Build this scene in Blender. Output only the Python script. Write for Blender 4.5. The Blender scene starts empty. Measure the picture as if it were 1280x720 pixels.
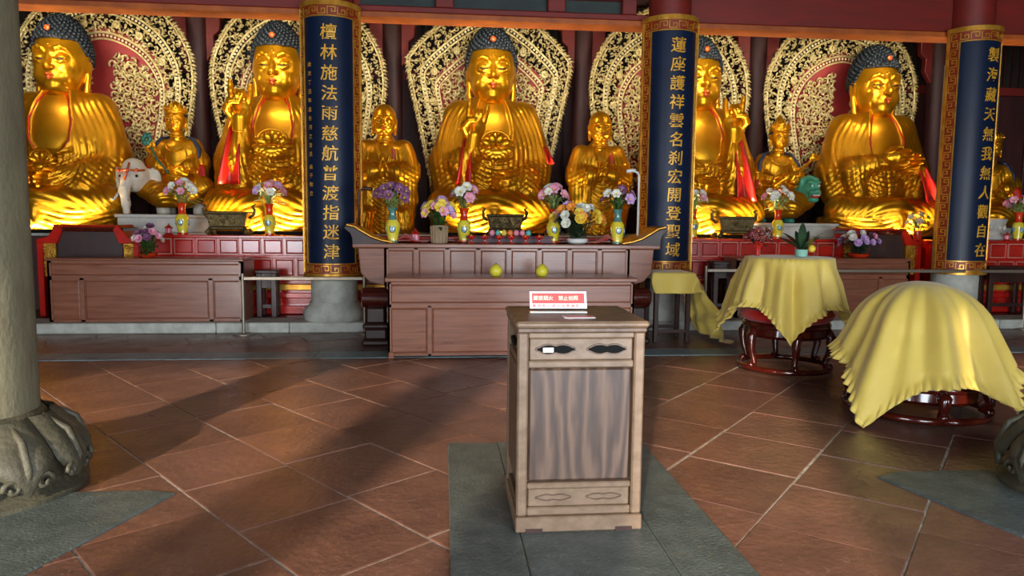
import bpy, bmesh, math, random
import numpy as np
from mathutils import Vector, Matrix, Euler
random.seed(7); np.random.seed(7)
PI = math.pi
S = bpy.context.scene
C = S.collection

# ------------------------------------------------------------------ camera
F_PX, YAW, PITCH, ROLL, CAM_H = 900.0, math.radians(5.5), math.radians(5.5), math.radians(0.55), 1.5
_f = Vector((math.sin(YAW)*math.cos(PITCH), math.cos(YAW)*math.cos(PITCH), -math.sin(PITCH)))
_r = Vector((math.cos(YAW), -math.sin(YAW), 0)); _u = _r.cross(_f)
_R = _r*math.cos(ROLL) + _u*math.sin(ROLL); _U = -_r*math.sin(ROLL) + _u*math.cos(ROLL)
CAM = Vector((0, 0, CAM_H))
cd = bpy.data.cameras.new('camera'); cam = bpy.data.objects.new('camera', cd); C.objects.link(cam)
cd.sensor_width = 36; cd.lens = 36*F_PX/1280; cd.clip_end = 200; cd.clip_start = 0.02
cam.matrix_world = Matrix(((_R.x, _U.x, -_f.x, CAM.x), (_R.y, _U.y, -_f.y, CAM.y), (_R.z, _U.z, -_f.z, CAM.z), (0, 0, 0, 1)))
S.camera = cam
def ray(x, y): return _f + _R*((x-640)/F_PX) - _U*((y-360)/F_PX)
def W(x, y, Y):
    d = ray(x, y); return CAM + d*(Y/d.y)
def G(x, y, z=0.0):
    d = ray(x, y); return CAM + d*((z-CAM_H)/d.z)

# ------------------------------------------------------------------ world, sun, daylight, exposure
wd = bpy.data.worlds.new('world'); S.world = wd; wd.use_nodes = True
bg = wd.node_tree.nodes['Background']; bg.inputs[0].default_value = (0.62, 0.75, 1.0, 1); bg.inputs[1].default_value = 0.55
sd = bpy.data.lights.new('sun', 'SUN'); sd.energy = 4.6; sd.angle = math.radians(1.6); sd.color = (1.0, 0.84, 0.62)
so = bpy.data.objects.new('sun', sd); C.objects.link(so)
so.rotation_euler = Vector((0.33, 0.945, -0.33)).to_track_quat('-Z', 'Y').to_euler()
def area(name, loc, target, sx, sy, power, col, spread=180):
    l = bpy.data.lights.new(name, 'AREA'); l.shape = 'RECTANGLE'; l.size = sx; l.size_y = sy; l.energy = power; l.color = col
    l.spread = math.radians(spread)
    o = bpy.data.objects.new(name, l); C.objects.link(o); o.location = loc
    o.rotation_euler = (Vector(target)-Vector(loc)).to_track_quat('-Z', 'Z').to_euler(); return o
for i, (dx, p) in enumerate(((-5.0, 300), (1.8, 300), (5.7, 270))):       # daylight entering by the three open doorways behind the viewer
    area('doorway_daylight', (dx, -2.3, 1.75), (dx, 5, 1.4), 3.6, 2.9, p, (0.86, 0.93, 1.0))
S.view_settings.view_transform = 'Standard'; S.view_settings.look = 'None'
S.view_settings.gamma = 1; S.view_settings.use_curve_mapping = False; S.view_settings.exposure = 0.66

# ------------------------------------------------------------------ materials
M = {}
def nodes(name):
    m = bpy.data.materials.new(name); m.use_nodes = True; M[name] = m
    return m, m.node_tree.nodes, m.node_tree.links, m.node_tree.nodes['Principled BSDF']
def lin(c):
    if isinstance(c, str):
        c = [int(c[i:i+2], 16)/255 for i in (0, 2, 4)]
        c = [x/12.92 if x <= 0.04045 else ((x+0.055)/1.055)**2.4 for x in c]
    return (c[0], c[1], c[2], 1)
def mat(name, c1, c2=None, rough=0.5, metal=0.0, scale=6.0, stretch=(1, 1, 1), bump=0.0, bscale=None, coat=0.0, spec=0.5, rand=0.0, emit=0, detail=5, rvar=0.0, contrast=(0.35, 0.65), sheen=0, trans=0, fleck=None):
    m, N, L, b = nodes(name)
    b.inputs['Roughness'].default_value = rough; b.inputs['Metallic'].default_value = metal
    b.inputs['Coat Weight'].default_value = coat; b.inputs['Coat Roughness'].default_value = 0.12
    b.inputs['Specular IOR Level'].default_value = spec
    if sheen: b.inputs['Sheen Weight'].default_value = sheen
    if trans: b.inputs['Transmission Weight'].default_value = trans
    c1 = lin(c1); c2 = lin(c2) if c2 else None
    b.inputs['Base Color'].default_value = c1
    if emit: b.inputs['Emission Color'].default_value = c1; b.inputs['Emission Strength'].default_value = emit
    if c2 or bump or rvar:
        tc = N.new('ShaderNodeTexCoord'); mp = N.new('ShaderNodeMapping'); mp.inputs['Scale'].default_value = stretch
        oi = N.new('ShaderNodeObjectInfo')
        ad = N.new('ShaderNodeVectorMath'); ad.operation = 'ADD'
        mu = N.new('ShaderNodeMath'); mu.operation = 'MULTIPLY'; mu.inputs[1].default_value = 37.0
        L.new(oi.outputs['Random'], mu.inputs[0]); L.new(tc.outputs['Object'], ad.inputs[0]); L.new(mu.outputs[0], ad.inputs[1])
        L.new(ad.outputs[0], mp.inputs[0])
        n = N.new('ShaderNodeTexNoise'); n.inputs['Scale'].default_value = scale; n.inputs['Detail'].default_value = detail; n.inputs['Roughness'].default_value = 0.6
        L.new(mp.outputs[0], n.inputs['Vector'])
        if c2:
            r = N.new('ShaderNodeValToRGB'); r.color_ramp.elements[0].position = contrast[0]; r.color_ramp.elements[1].position = contrast[1]
            r.color_ramp.elements[0].color = c1; r.color_ramp.elements[1].color = c2
            L.new(n.outputs['Fac'], r.inputs[0]); out = r.outputs[0]
            if rand:
                h = N.new('ShaderNodeHueSaturation'); mr = N.new('ShaderNodeMapRange'); mr.inputs['To Min'].default_value = 1-rand; mr.inputs['To Max'].default_value = 1+rand
                L.new(oi.outputs['Random'], mr.inputs['Value']); L.new(mr.outputs[0], h.inputs['Value']); L.new(out, h.inputs['Color']); out = h.outputs[0]
            if fleck:       # worn, chalky specks and scratches
                nf = N.new('ShaderNodeTexNoise'); nf.inputs['Scale'].default_value = 26; nf.inputs['Detail'].default_value = 7; nf.inputs['Roughness'].default_value = .72; nf.inputs['Distortion'].default_value = 1.2
                rf = N.new('ShaderNodeValToRGB'); rf.color_ramp.elements[0].position = .57; rf.color_ramp.elements[1].position = .74; rf.color_ramp.elements[1].color = (.55, .55, .55, 1)
                mf = N.new('ShaderNodeMixRGB'); mf.inputs[2].default_value = lin(fleck); L.new(mp.outputs[0], nf.inputs['Vector']); L.new(nf.outputs['Fac'], rf.inputs[0]); L.new(rf.outputs[0], mf.inputs[0]); L.new(out, mf.inputs[1]); out = mf.outputs[0]
            L.new(out, b.inputs['Base Color'])
        if rvar:
            mr2 = N.new('ShaderNodeMapRange'); mr2.inputs['To Min'].default_value = max(0.02, rough-rvar); mr2.inputs['To Max'].default_value = min(1, rough+rvar)
            L.new(n.outputs['Fac'], mr2.inputs['Value']); L.new(mr2.outputs[0], b.inputs['Roughness'])
        if bump:
            n2 = N.new('ShaderNodeTexNoise'); n2.inputs['Scale'].default_value = bscale or scale*4; n2.inputs['Detail'].default_value = 4
            L.new(mp.outputs[0], n2.inputs['Vector'])
            bp = N.new('ShaderNodeBump'); bp.inputs['Strength'].default_value = bump; bp.inputs['Distance'].default_value = 0.02
            L.new(n2.outputs['Fac'], bp.inputs['Height']); L.new(bp.outputs[0], b.inputs['Normal'])
    return m
mat('gold', 'd69818', 'be8010', rough=0.36, metal=0.84, scale=3, rvar=0.07, bump=0.06, bscale=30)
mat('gold_skin', 'e2a018', 'cc8c10', rough=0.28, metal=0.82, scale=4)
mat('gold_carving', 'ead8a0', 'c2aa68', rough=0.42, metal=0.3, scale=14)
mat('pearl', 'efe2b4', rough=0.3, metal=0.2)
mat('gilt', 'd9a640', 'b67a1e', rough=0.35, metal=0.55, scale=8)
mat('gilt_letter', 'f0b838', 'd69a22', rough=0.4, metal=0.2, scale=20)
mat('lips', 'b04a14', rough=0.35, metal=0.35)
mat('eye_line', '2a1608', rough=.4)
mat('hair', '0c141c', '131e28', rough=0.6, scale=20)
mat('jewel', 'b44a20', rough=0.2)
mat('red_cloth_lining', 'c41c0c', '9a1408', rough=0.4, scale=5)
mat('red_lacquer', 'c42012', 'a0160c', rough=0.22, scale=3, coat=0.5)
mat('red_panel', '9c1a12', 'b42416', rough=0.2, scale=3, coat=0.6)
mat('red_paint', '7a2018', '682019', rough=0.5, scale=4, stretch=(.4, 3, 3))
mat('orange_edge', 'b05a20', '8e4418', rough=0.5, scale=3)
mat('maroon_wall', '431918', '301212', rough=0.6, scale=3, stretch=(3, 3, .4))
mat('halo_red', 'a02824', '8a201f', rough=0.6, scale=3)
mat('dark_void', '120d0c', '1c1312', rough=0.8, scale=5)
mat('dark_green_paint', '1b2726', '26332f', rough=0.5, scale=4)
mat('navy_lacquer', '0c1e3a', '0a1930', rough=0.42, scale=3, coat=0.0, spec=.3)
mat('fret_red', '8a2c14', '76240f', rough=0.45, scale=6)
mat('column_stone', '6c664f', '59533f', rough=0.75, scale=5, bump=0.25, bscale=40, stretch=(1, 1, .5))
mat('pale_stone', 'bcbdb2', '9d9e94', rough=0.65, scale=6, bump=0.2, bscale=40)
mat('carved_stone', '4c4839', '383629', rough=0.6, scale=7, bump=0.35, bscale=35)
mat('floor_tile', '755042', '5b3e34', rough=0.32, scale=3.2, bump=0.3, bscale=22, rand=0.2, rvar=0.14, contrast=(.3, .7), fleck='a58672')
mat('mortar', 'b9b0a2', '857a6e', rough=0.8, scale=14, bump=0.2)
mat('slate_slab', '545c59', '434b48', rough=0.42, scale=7, bump=0.3, bscale=60, rvar=.12, fleck='8a918c')
mat('slate_strip', '7b9094', '677b80', rough=0.4, scale=6, bump=0.12, rvar=.1)
mat('marble', 'c6c4ba', 'a5a49c', rough=0.4, scale=4)
mat('altar_wood', '74432f', '8a563e', rough=0.3, scale=4, stretch=(.5, 4, 7), coat=0.2, rvar=.08, rand=.06)
mat('altar_wood_edge', '7a4833', '8a563e', rough=0.32, scale=5, stretch=(1, 4, 4), coat=0.2)
mat('box_wood', '654e3d', '533f31', rough=0.42, scale=5, stretch=(6, 6, .7), rvar=.1, bump=.08, bscale=12)
mat('box_wood_light', '7f6853', '6a5440', rough=0.45, scale=6, stretch=(2, 5, 3), rvar=.1)
mat('panel_gloss_trim', 'c98a78', 'b06a5a', rough=.3, scale=6)  # pale pink: gloss highlights on the mouldings put into their colour
mat('dark_wood', '2a140f', '381c14', rough=0.45, scale=6, coat=.1, stretch=(2, 2, .6))
mat('rosewood', '3a1009', '52170d', rough=0.12, scale=5, coat=.8, stretch=(2, 2, 1))
mat('silk_yellow', 'dcc25c', 'd0b552', rough=0.55, scale=3, sheen=.3, bump=.05, bscale=9)
mat('satin_red', 'c41a10', 'a8120c', rough=0.4, scale=4, sheen=.2)
mat('bronze', '4a3c20', '6a5a34', rough=0.42, metal=0.6, scale=25, bump=.5, bscale=60)
mat('steel', '8d8273', rough=0.42, metal=0.7)
mat('bronze_light', '7c6638', '5e4c28', rough=.4, metal=.6, scale=20)
mat('white_paint', 'd8d8d2', rough=0.4)
mat('acrylic_white', 'e8e9e6', rough=0.15)
mat('print_red', 'd05a56', rough=0.4)
mat('print_cream', 'fff4d8', rough=0.4)
mat('vase_yellow', 'd6c22c', 'e2d34c', rough=0.12, scale=8, coat=.5)
mat('vase_red', 'c22a12', 'd8441c', rough=0.15, scale=12, coat=.5)
mat('vase_blue', '3c6f8c', 'b9d2cc', rough=0.15, scale=30, coat=.5)
mat('vase_teal', '3f6e68', '5d8c7e', rough=0.15, scale=12, coat=.5)
mat('leaf', '2c4a1c', '3f6428', rough=0.4, scale=8, rand=.2)
mat('leaf_pale', '7c9450', '9ab06a', rough=0.45, scale=8, rand=.2)
mat('leaf_dark', '1d3322', '2b4a2e', rough=0.3, scale=8)
mat('fl_pink', 'd77f9c', 'e6a9bc', rough=0.5, scale=20); mat('fl_white', 'e6e4da', 'd7d9c2', rough=0.5, scale=20)
mat('fl_purple', '6c3f5e', '8a5a80', rough=0.5, scale=20); mat('fl_lilac', 'b58ac4', 'cfaedb', rough=0.5, scale=20)
mat('fl_yellow', 'e0b820', 'ecd25a', rough=0.5, scale=20); mat('fl_orange', 'd8741c', 'e89a3c', rough=0.5, scale=20)
mat('fl_maroon', '5a1820', '7a2a30', rough=0.5, scale=20)
mat('pomelo', 'd9cd3a', 'cbbf30', rough=0.4, scale=12, bump=.2, bscale=80)
mat('candle_teal', '5fb0a4', rough=0.5); mat('candle_pink', 'e88fa4', rough=0.5); mat('candle_yellow', 'f0c84c', rough=0.5); mat('candle_orange', 'e8863c', rough=0.5)
mat('wicker', 'a58e70', '8d7658', rough=0.7, scale=30, bump=.4)
mat('planter_mint', '8cc0b0', rough=0.35)
mat('elephant', 'cfc6b4', 'b8ae9c', rough=0.5, scale=6)
mat('lion_green', '2e7a62', '3f9a7a', rough=0.35, scale=9)
mat('robe_green', '2c6a5c', '24564c', rough=0.35, scale=9, metal=.3)
mat('indigo_cloth', '26324c', '1d2940', rough=0.4, scale=9)
mat('plum_cloth', '5a2434', '481c2a', rough=0.5, scale=5)
mat('grille', '080706', rough=0.8, spec=.2)
mat('lamp_lens', 'fff0c8', rough=.3, emit=3)
mat('ceiling_wood', '3a1c16', '2c1510', rough=.6, scale=3)

def streaked(name, ca, cb, cc):
    # long wavy vertical grain of a single wide board
    m, N, L, b = nodes(name); b.inputs['Roughness'].default_value = .4
    tc = N.new('ShaderNodeTexCoord'); mp = N.new('ShaderNodeMapping'); mp.inputs['Scale'].default_value = (1, 1, .22)
    wv = N.new('ShaderNodeTexWave'); wv.bands_direction = 'X'; wv.inputs['Scale'].default_value = 4.2; wv.inputs['Distortion'].default_value = 11; wv.inputs['Detail'].default_value = 3; wv.inputs['Detail Scale'].default_value = 1.6
    nz = N.new('ShaderNodeTexNoise'); nz.inputs['Scale'].default_value = 60
    mp2 = N.new('ShaderNodeMapping'); mp2.inputs['Scale'].default_value = (1, 1, .06)
    rp = N.new('ShaderNodeValToRGB'); rp.color_ramp.elements[0].color = lin(ca); rp.color_ramp.elements[1].color = lin(cb); e = rp.color_ramp.elements.new(.45); e.color = lin(cc)
    mx = N.new('ShaderNodeMixRGB'); mx.blend_type = 'MULTIPLY'; mx.inputs[0].default_value = .55
    L.new(tc.outputs['Object'], mp.inputs[0]); L.new(mp.outputs[0], wv.inputs['Vector']); L.new(tc.outputs['Object'], mp2.inputs[0]); L.new(mp2.outputs[0], nz.inputs['Vector'])
    L.new(wv.outputs['Fac'], rp.inputs[0]); L.new(rp.outputs[0], mx.inputs[1]); L.new(nz.outputs['Color'], mx.inputs[2]); 
    r2 = N.new('ShaderNodeValToRGB'); r2.color_ramp.elements[0].color = (.55, .55, .55, 1); r2.color_ramp.elements[0].position = .3; r2.color_ramp.elements[1].position = .7
    L.new(nz.outputs['Fac'], r2.inputs[0]); L.new(r2.outputs[0], mx.inputs[2]); L.new(mx.outputs[0], b.inputs['Base Color'])
streaked('box_panel', '45332a', '6c5343', '574135')

# ------------------------------------------------------------------ helpers
class MB:
    """collects shapes; build() links them as one mesh object"""
    def __init__(s): s.v = []; s.f = []; s.m = []
    def add(s, vs, fs, mi=0):
        o = len(s.v); s.v += [tuple(p) for p in vs]; s.f += [tuple(i+o for i in q) for q in fs]; s.m += [mi]*len(fs); return s
    def box(s, c, d, rz=0, mi=0, taper=1.0):
        cx, cy, cz = c; a, b, h = d[0]/2, d[1]/2, d[2]/2; vs = []
        for z, t in ((-h, 1.0), (h, taper)):
            for x, y in ((-a, -b), (a, -b), (a, b), (-a, b)):
                x *= t; y *= t
                vs.append((cx+x*math.cos(rz)-y*math.sin(rz), cy+x*math.sin(rz)+y*math.cos(rz), cz+z))
        return s.add(vs, [(3, 2, 1, 0), (4, 5, 6, 7), (0, 1, 5, 4), (1, 2, 6, 5), (2, 3, 7, 6), (3, 0, 4, 7)], mi)
    def bx(s, x0, x1, y0, y1, z0, z1, mi=0): return s.box(((x0+x1)/2, (y0+y1)/2, (z0+z1)/2), (x1-x0, y1-y0, z1-z0), 0, mi)
    def lathe(s, prof, seg=24, c=(0, 0, 0), sx=1, sy=1, mi=0, wob=None, caps=True):
        vs = []
        for r, z in prof:
            for i in range(seg):
                a = 2*PI*i/seg; k = wob(a, z) if wob else 1
                vs.append((c[0]+r*k*math.cos(a)*sx, c[1]+r*k*math.sin(a)*sy, c[2]+z))
        fs = []
        for j in range(len(prof)-1):
            for i in range(seg):
                i2 = (i+1) % seg; fs.append((j*seg+i, j*seg+i2, (j+1)*seg+i2, (j+1)*seg+i))
        if caps:
            fs.append(tuple(range(seg-1, -1, -1))); n = (len(prof)-1)*seg; fs.append(tuple(range(n, n+seg)))
        return s.add(vs, fs, mi)
    def tube(s, path, r, seg=6, mi=0, flat=1.0, up=None):
        P = [Vector(p) for p in path]; n = len(P); vs = []; fs = []
        rr = r if isinstance(r, (list, tuple)) else [r]*n
        pv = None
        for i, p in enumerate(P):
            t = (P[min(i+1, n-1)]-P[max(i-1, 0)])
            t = t.normalized() if t.length > 1e-9 else Vector((0, 0, 1))
            a = (up if up else (pv if pv is not None else (Vector((0, 0, 1)) if abs(t.z) < .9 else Vector((1, 0, 0)))))
            a = Vector(a); b = t.cross(a)
            if b.length < 1e-6: b = t.cross(Vector((.3, .7, .2)))
            b.normalize(); a = b.cross(t).normalized(); pv = a
            for k in range(seg):
                th = 2*PI*k/seg; vs.append(p + b*(math.cos(th)*rr[i]) + a*(math.sin(th)*rr[i]*flat))
        for i in range(n-1):
            for k in range(seg):
                k2 = (k+1) % seg; fs.append((i*seg+k, i*seg+k2, (i+1)*seg+k2, (i+1)*seg+k))
        fs.append(tuple(range(seg-1, -1, -1))); fs.append(tuple(range((n-1)*seg, n*seg)))
        return s.add(vs, fs, mi)
    def ball(s, c, r, seg=10, rings=6, mi=0):
        if not isinstance(r, (list, tuple)): r = (r, r, r)
        vs = [(c[0], c[1], c[2]-r[2])]; fs = []
        for j in range(1, rings):
            ph = -PI/2+PI*j/rings
            for i in range(seg):
                a = 2*PI*i/seg; vs.append((c[0]+r[0]*math.cos(ph)*math.cos(a), c[1]+r[1]*math.cos(ph)*math.sin(a), c[2]+r[2]*math.sin(ph)))
        vs.append((c[0], c[1], c[2]+r[2])); top = len(vs)-1
        for i in range(seg):
            i2 = (i+1) % seg; fs.append((0, 1+i2, 1+i)); fs.append((top, top-seg+i, top-seg+i2))
            for j in range(rings-2): fs.append((1+j*seg+i, 1+j*seg+i2, 1+(j+1)*seg+i2, 1+(j+1)*seg+i))
        return s.add(vs, fs, mi)
    def prism(s, poly, d0, d1, fn=lambda x, z, d: (x, d, z), mi=0):
        n = len(poly); vs = [fn(x, z, d0) for x, z in poly]+[fn(x, z, d1) for x, z in poly]
        fs = [tuple(range(n)), tuple(range(2*n-1, n-1, -1))]+[(i, i+n, (i+1) % n+n, (i+1) % n) for i in range(n)]
        return s.add(vs, fs, mi)
    def grid(s, nu, nv, fn, mi=0, closeu=False, thick=0):
        vs = [fn(i/(nu if closeu else nu-1), j/(nv-1)) for i in range(nu) for j in range(nv)]; fs = []
        for i in range(nu if closeu else nu-1):
            i2 = (i+1) % nu
            for j in range(nv-1): fs.append((i*nv+j, i2*nv+j, i2*nv+j+1, i*nv+j+1))
        return s.add(vs, fs, mi)
    def xf(s, fn): s.v = [tuple(fn(*p)) for p in s.v]; return s
    def mesh(s, name, mats, smooth=False, bevel=0, fix=True, doubles=0):
        me = bpy.data.meshes.new(name); me.from_pydata(s.v, [], s.f)
        if not isinstance(mats, (list, tuple)): mats = [mats]
        for m in mats: me.materials.append(M[m])
        if len(mats) > 1: me.polygons.foreach_set('material_index', s.m)
        if fix or bevel:
            b = bmesh.new(); b.from_mesh(me)
            if doubles: bmesh.ops.remove_doubles(b, verts=b.verts, dist=doubles)
            if fix: bmesh.ops.recalc_face_normals(b, faces=b.faces)
            if bevel:
                es = [e for e in b.edges if len(e.link_faces) == 2 and e.calc_face_angle(0) > 0.6]
                bmesh.ops.bevel(b, geom=es, offset=bevel, segments=1, affect='EDGES', clamp_overlap=True)
            b.to_mesh(me); b.free()
        if smooth:
            me.polygons.foreach_set('use_smooth', [True]*len(me.polygons))
            if smooth != 'all': me.set_sharp_from_angle(angle=math.radians(40))
        me.update(); return me
    def build(s, name, mats, parent=None, smooth=False, bevel=0, fix=True, loc=None, doubles=0):
        return link(name, s.mesh(name, mats, smooth, bevel, fix, doubles), parent, loc)
def link(name, me, parent=None, loc=None, rot=None):
    o = bpy.data.objects.new(name, me); C.objects.link(o)
    if parent: o.parent = parent
    if loc is not None: o.location = loc
    if rot is not None: o.rotation_euler = rot
    return o
def tag(o, label=None, cat=None, group=None, kind=None):
    if label: o['label'] = label
    if cat: o['category'] = cat
    if group: o['group'] = group
    if kind: o['kind'] = kind
    return o
def thing(name, label, cat, loc=(0, 0, 0), rz=0, group=None, kind=None):
    o = bpy.data.objects.new(name, None); C.objects.link(o); o.empty_display_size = .1
    o.location = loc; o.rotation_euler = (0, 0, rz); return tag(o, label, cat, group, kind)
def copy_tree(o, parent=None):
    c = o.copy(); C.objects.link(c); c.parent = parent
    for ch in list(o.children): copy_tree(ch, c)
    return c
def dup(o, label, loc, rz=0, scale=None):
    c = copy_tree(o); c['label'] = label; c.location = loc; c.rotation_euler = (0, 0, rz)
    if scale: c.scale = (scale, scale, scale)
    return c
def struct(o): o['kind'] = 'structure'; return o
# ================================================================== THE SETTING
XL, XR, YF, YB, ZC = -11.0, 13.0, -2.5, 13.6, 5.6
fl = MB().bx(XL, XR, YF-6, YB, -0.3, -0.0065).build('floor', 'mortar'); struct(fl)
def clip(poly, a, b, c):                       # keep a*x+b*y<=c
    out = []
    for i in range(len(poly)):
        p, q = poly[i], poly[(i+1) % len(poly)]; dp, dq = a*p[0]+b*p[1]-c, a*q[0]+b*q[1]-c
        if dp <= 0: out.append(p)
        if dp*dq < 0:
            t = dp/(dp-dq); out.append((p[0]+(q[0]-p[0])*t, p[1]+(q[1]-p[1])*t))
    return out
def poly_area(p): return abs(sum(p[i][0]*p[(i+1) % len(p)][1]-p[(i+1) % len(p)][0]*p[i][1] for i in range(len(p))))/2
def inset(poly, g):
    # convex polygon shrunk by g on every side
    n = len(poly); ar = sum(poly[i][0]*poly[(i+1) % n][1]-poly[(i+1) % n][0]*poly[i][1] for i in range(n))
    if ar < 0: poly = poly[::-1]
    out = [(-99, -99), (99, -99), (99, 99), (-99, 99)]
    for i in range(n):
        p, q = poly[i], poly[(i+1) % n]; dx, dy = q[0]-p[0], q[1]-p[1]; l = math.hypot(dx, dy)
        if l < 1e-5: continue
        nx, ny = dy/l, -dx/l; out = clip(out, nx, ny, nx*p[0]+ny*p[1]-g)
        if len(out) < 3: return []
    return out
def slab_mesh(mb, poly, top, g=0.006, e=0.008, low=-0.03):
    a = inset(poly, g); b = inset(poly, g+e)
    if len(a) < 3: return None
    n = len(a)
    if len(b) != n: mb.prism(a, low, top, lambda x, y, d: (x, y, d)); return mb
    # rotate b so that it starts nearest a[0]
    k = min(range(n), key=lambda k: (b[k][0]-a[0][0])**2+(b[k][1]-a[0][1])**2); b = b[k:]+b[:k]
    vs = [(x, y, low) for x, y in a]+[(x, y, top-e*.5) for x, y in a]+[(x, y, top) for x, y in b]
    fs = [tuple(range(2*n, 3*n))]
    for i in range(n):
        j = (i+1) % n; fs += [(i, j, j+n, i+n), (i+n, j+n, j+2*n, i+2*n)]
    return mb.add(vs, fs)
tiles = []
rnd = random.Random(11)
def tile_field(d, n, off, pitch, length, reg, phase):
    for k in range(-40, 40):
        o0 = off+k*pitch; s0 = phase(k)
        for j in range(-40, 40):
            a0 = s0+j*length
            q = [(n[0]*o+d[0]*a, n[1]*o+d[1]*a) for o, a in ((o0, a0), (o0+pitch, a0), (o0+pitch, a0+length), (o0, a0+length))]
            for a, b, c in reg: q = clip(q, a, b, c) if len(q) > 2 else []
            if len(q) > 2 and poly_area(q) > .012: tiles.append(q)
ph = {}
def phs(k):
    return ph.setdefault(k, rnd.uniform(0, .7))
tile_field((.63, -.777), (.777, .63), 2.008, .615, .70, [(1, 0, .68), (0, 1, 7.72), (-1, 0, 7.5), (0, -1, -1.2)], lambda k: -4.0 if k == 0 else (-3.26 if k == -1 else phs(k)))
tile_field((.656, .755), (-.755, .656), 1.009, .67, .66, [(-1, 0, -.68), (0, 1, 7.68), (1, 0, 8.5), (0, -1, -1.2)], lambda k: 3.55 if k == -1 else (4.98 if k == 0 else phs(k+99)))
tile_field((.90, .43), (-.43, .90), .1, .50, .85, [(0, -1, -8.12), (0, 1, 9.45), (-1, 0, 6.5), (1, 0, 9)], lambda k: phs(k+199))
def in_view(q):
    cx = sum(p[0] for p in q)/len(q); cy = sum(p[1] for p in q)/len(q)
    v = Vector((cx, cy, 0))-CAM; z = v.dot(_f)
    if z < .3: return 0
    x = v.dot(_R)/z*F_PX; y = v.dot(_U)/z*F_PX
    return poly_area(q)/z**3 if abs(x) < 740 and y > -430 else 0
tiles.sort(key=lambda q: -in_view(q))
seen = [q for q in tiles if in_view(q) > 0][:300]; rest = [q for q in tiles if in_view(q) <= 0]+[q for q in tiles if in_view(q) > 0][300:]
for q in seen:
    cx = sum(p[0] for p in q)/len(q); cy = sum(p[1] for p in q)/len(q); mb = MB()
    if slab_mesh(mb, [(x-cx, y-cy) for x, y in q], rnd.uniform(-.004, .002), e=.004, g=rnd.choice((.004, .006, .009))):
        mb.build('floor_tile', 'floor_tile', fl, fix=True, loc=(cx, cy, 0))
mb = MB()
for q in rest: slab_mesh(mb, q, -.002)
o = mb.build('outer_floor_tiles', 'floor_tile', fl); o['kind'] = 'stuff'
# slate strip across the hall, one slab after another
x = -7.2; i = 0
while x < 9:
    l = rnd.uniform(1.2, 1.9); mb = MB(); slab_mesh(mb, [(-l/2, -.19), (l/2, -.19), (l/2, .19), (-l/2, .19)], .002, g=.002)
    mb.build('slate_strip_slab', 'slate_strip', fl, loc=(x+l/2, 7.92, 0)); x += l
# slate slab under the wooden box
for i, (x0, x1) in enumerate(((.03, .365), (.365, 1.0), (1.0, 1.335))):
    mb = MB(); slab_mesh(mb, [(x0, .9), (x1, .9), (x1, 4.68), (x0, 4.68)], .014, g=.0015, e=.006)
    mb.build('slate_slab', 'slate_slab', fl)
# plinth (stone step) that carries the altars
pl = MB().bx(-8.5, 9.5, 9.62, YB-.05, 0, .128).build('altar_step', 'dark_wood'); struct(pl)
xs = [-8.5, -7.1, -5.9, -2.9, -1.98, -.55, .9, 2.2, 3.6, 5.1, 6.4, 7.9, 9.5]
for a, b in zip(xs, xs[1:]):
    mb = MB().bx(a+.004, b-.004, 9.45, 9.95, .0, .134); mb.build('step_stone', 'pale_stone', pl, bevel=.012)
# walls
wb = MB().bx(XL, XR, YB-.05, YB+.15, 0, ZC).build('wall_back', 'maroon_wall'); struct(wb)
for i, x in enumerate(np.arange(XL+.2, XR-.2, .62)):
    MB().bx(x+.01, x+.60, YB-.10, YB-.04, .13, 4.0).build('wall_plank', 'maroon_wall', wb, bevel=.012)
for x0, x1 in ((-10.8, -3.9), (-3.7, -.6), (-.4, 2.3), (2.5, 5.4), (5.6, 12.8)):
    g = MB().bx(x0, x1, YB-.09, YB-.05, 4.15, 5.5).build('clerestory_panel', 'dark_void', wb)
    k = 0
    for xx in np.arange(x0+.09, x1-.05, .17): MB().bx(xx-.022, xx+.022, YB-.13, YB-.08, 4.15, 5.5).build('lattice_bar', 'dark_wood', wb)
MB().bx(XL, XR, YB-.14, YB-.03, 4.0, 4.15).build('wall_rail', 'red_paint', wb)
struct(MB().bx(XL-.2, XL, YF-.2, YB, 0, ZC).build('wall_left', 'maroon_wall'))
struct(MB().bx(XR, XR+.2, YF-.2, YB, 0, ZC).build('wall_right', 'maroon_wall'))
struct(MB().bx(XL-.2, XR+.2, YF-.2, YB+.2, ZC, ZC+.2).build('ceiling', 'ceiling_wood'))
mb = MB().bx(XL, XR, YF-.2, YF, 3.5, ZC)                       # front wall with its open doorways, behind the viewer
for x0, x1 in ((XL, -6.7), (-3.38, -2.72), (-1.95, -1.15), (.05, 1.15), (3.3, 3.75), (7.6, XR)): mb.bx(x0, x1, YF-.2, YF, 0, 3.5)  # unseen piers, placed and widened to shade the box, drum and floor
struct(mb.build('wall_front', 'maroon_wall'))
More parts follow.
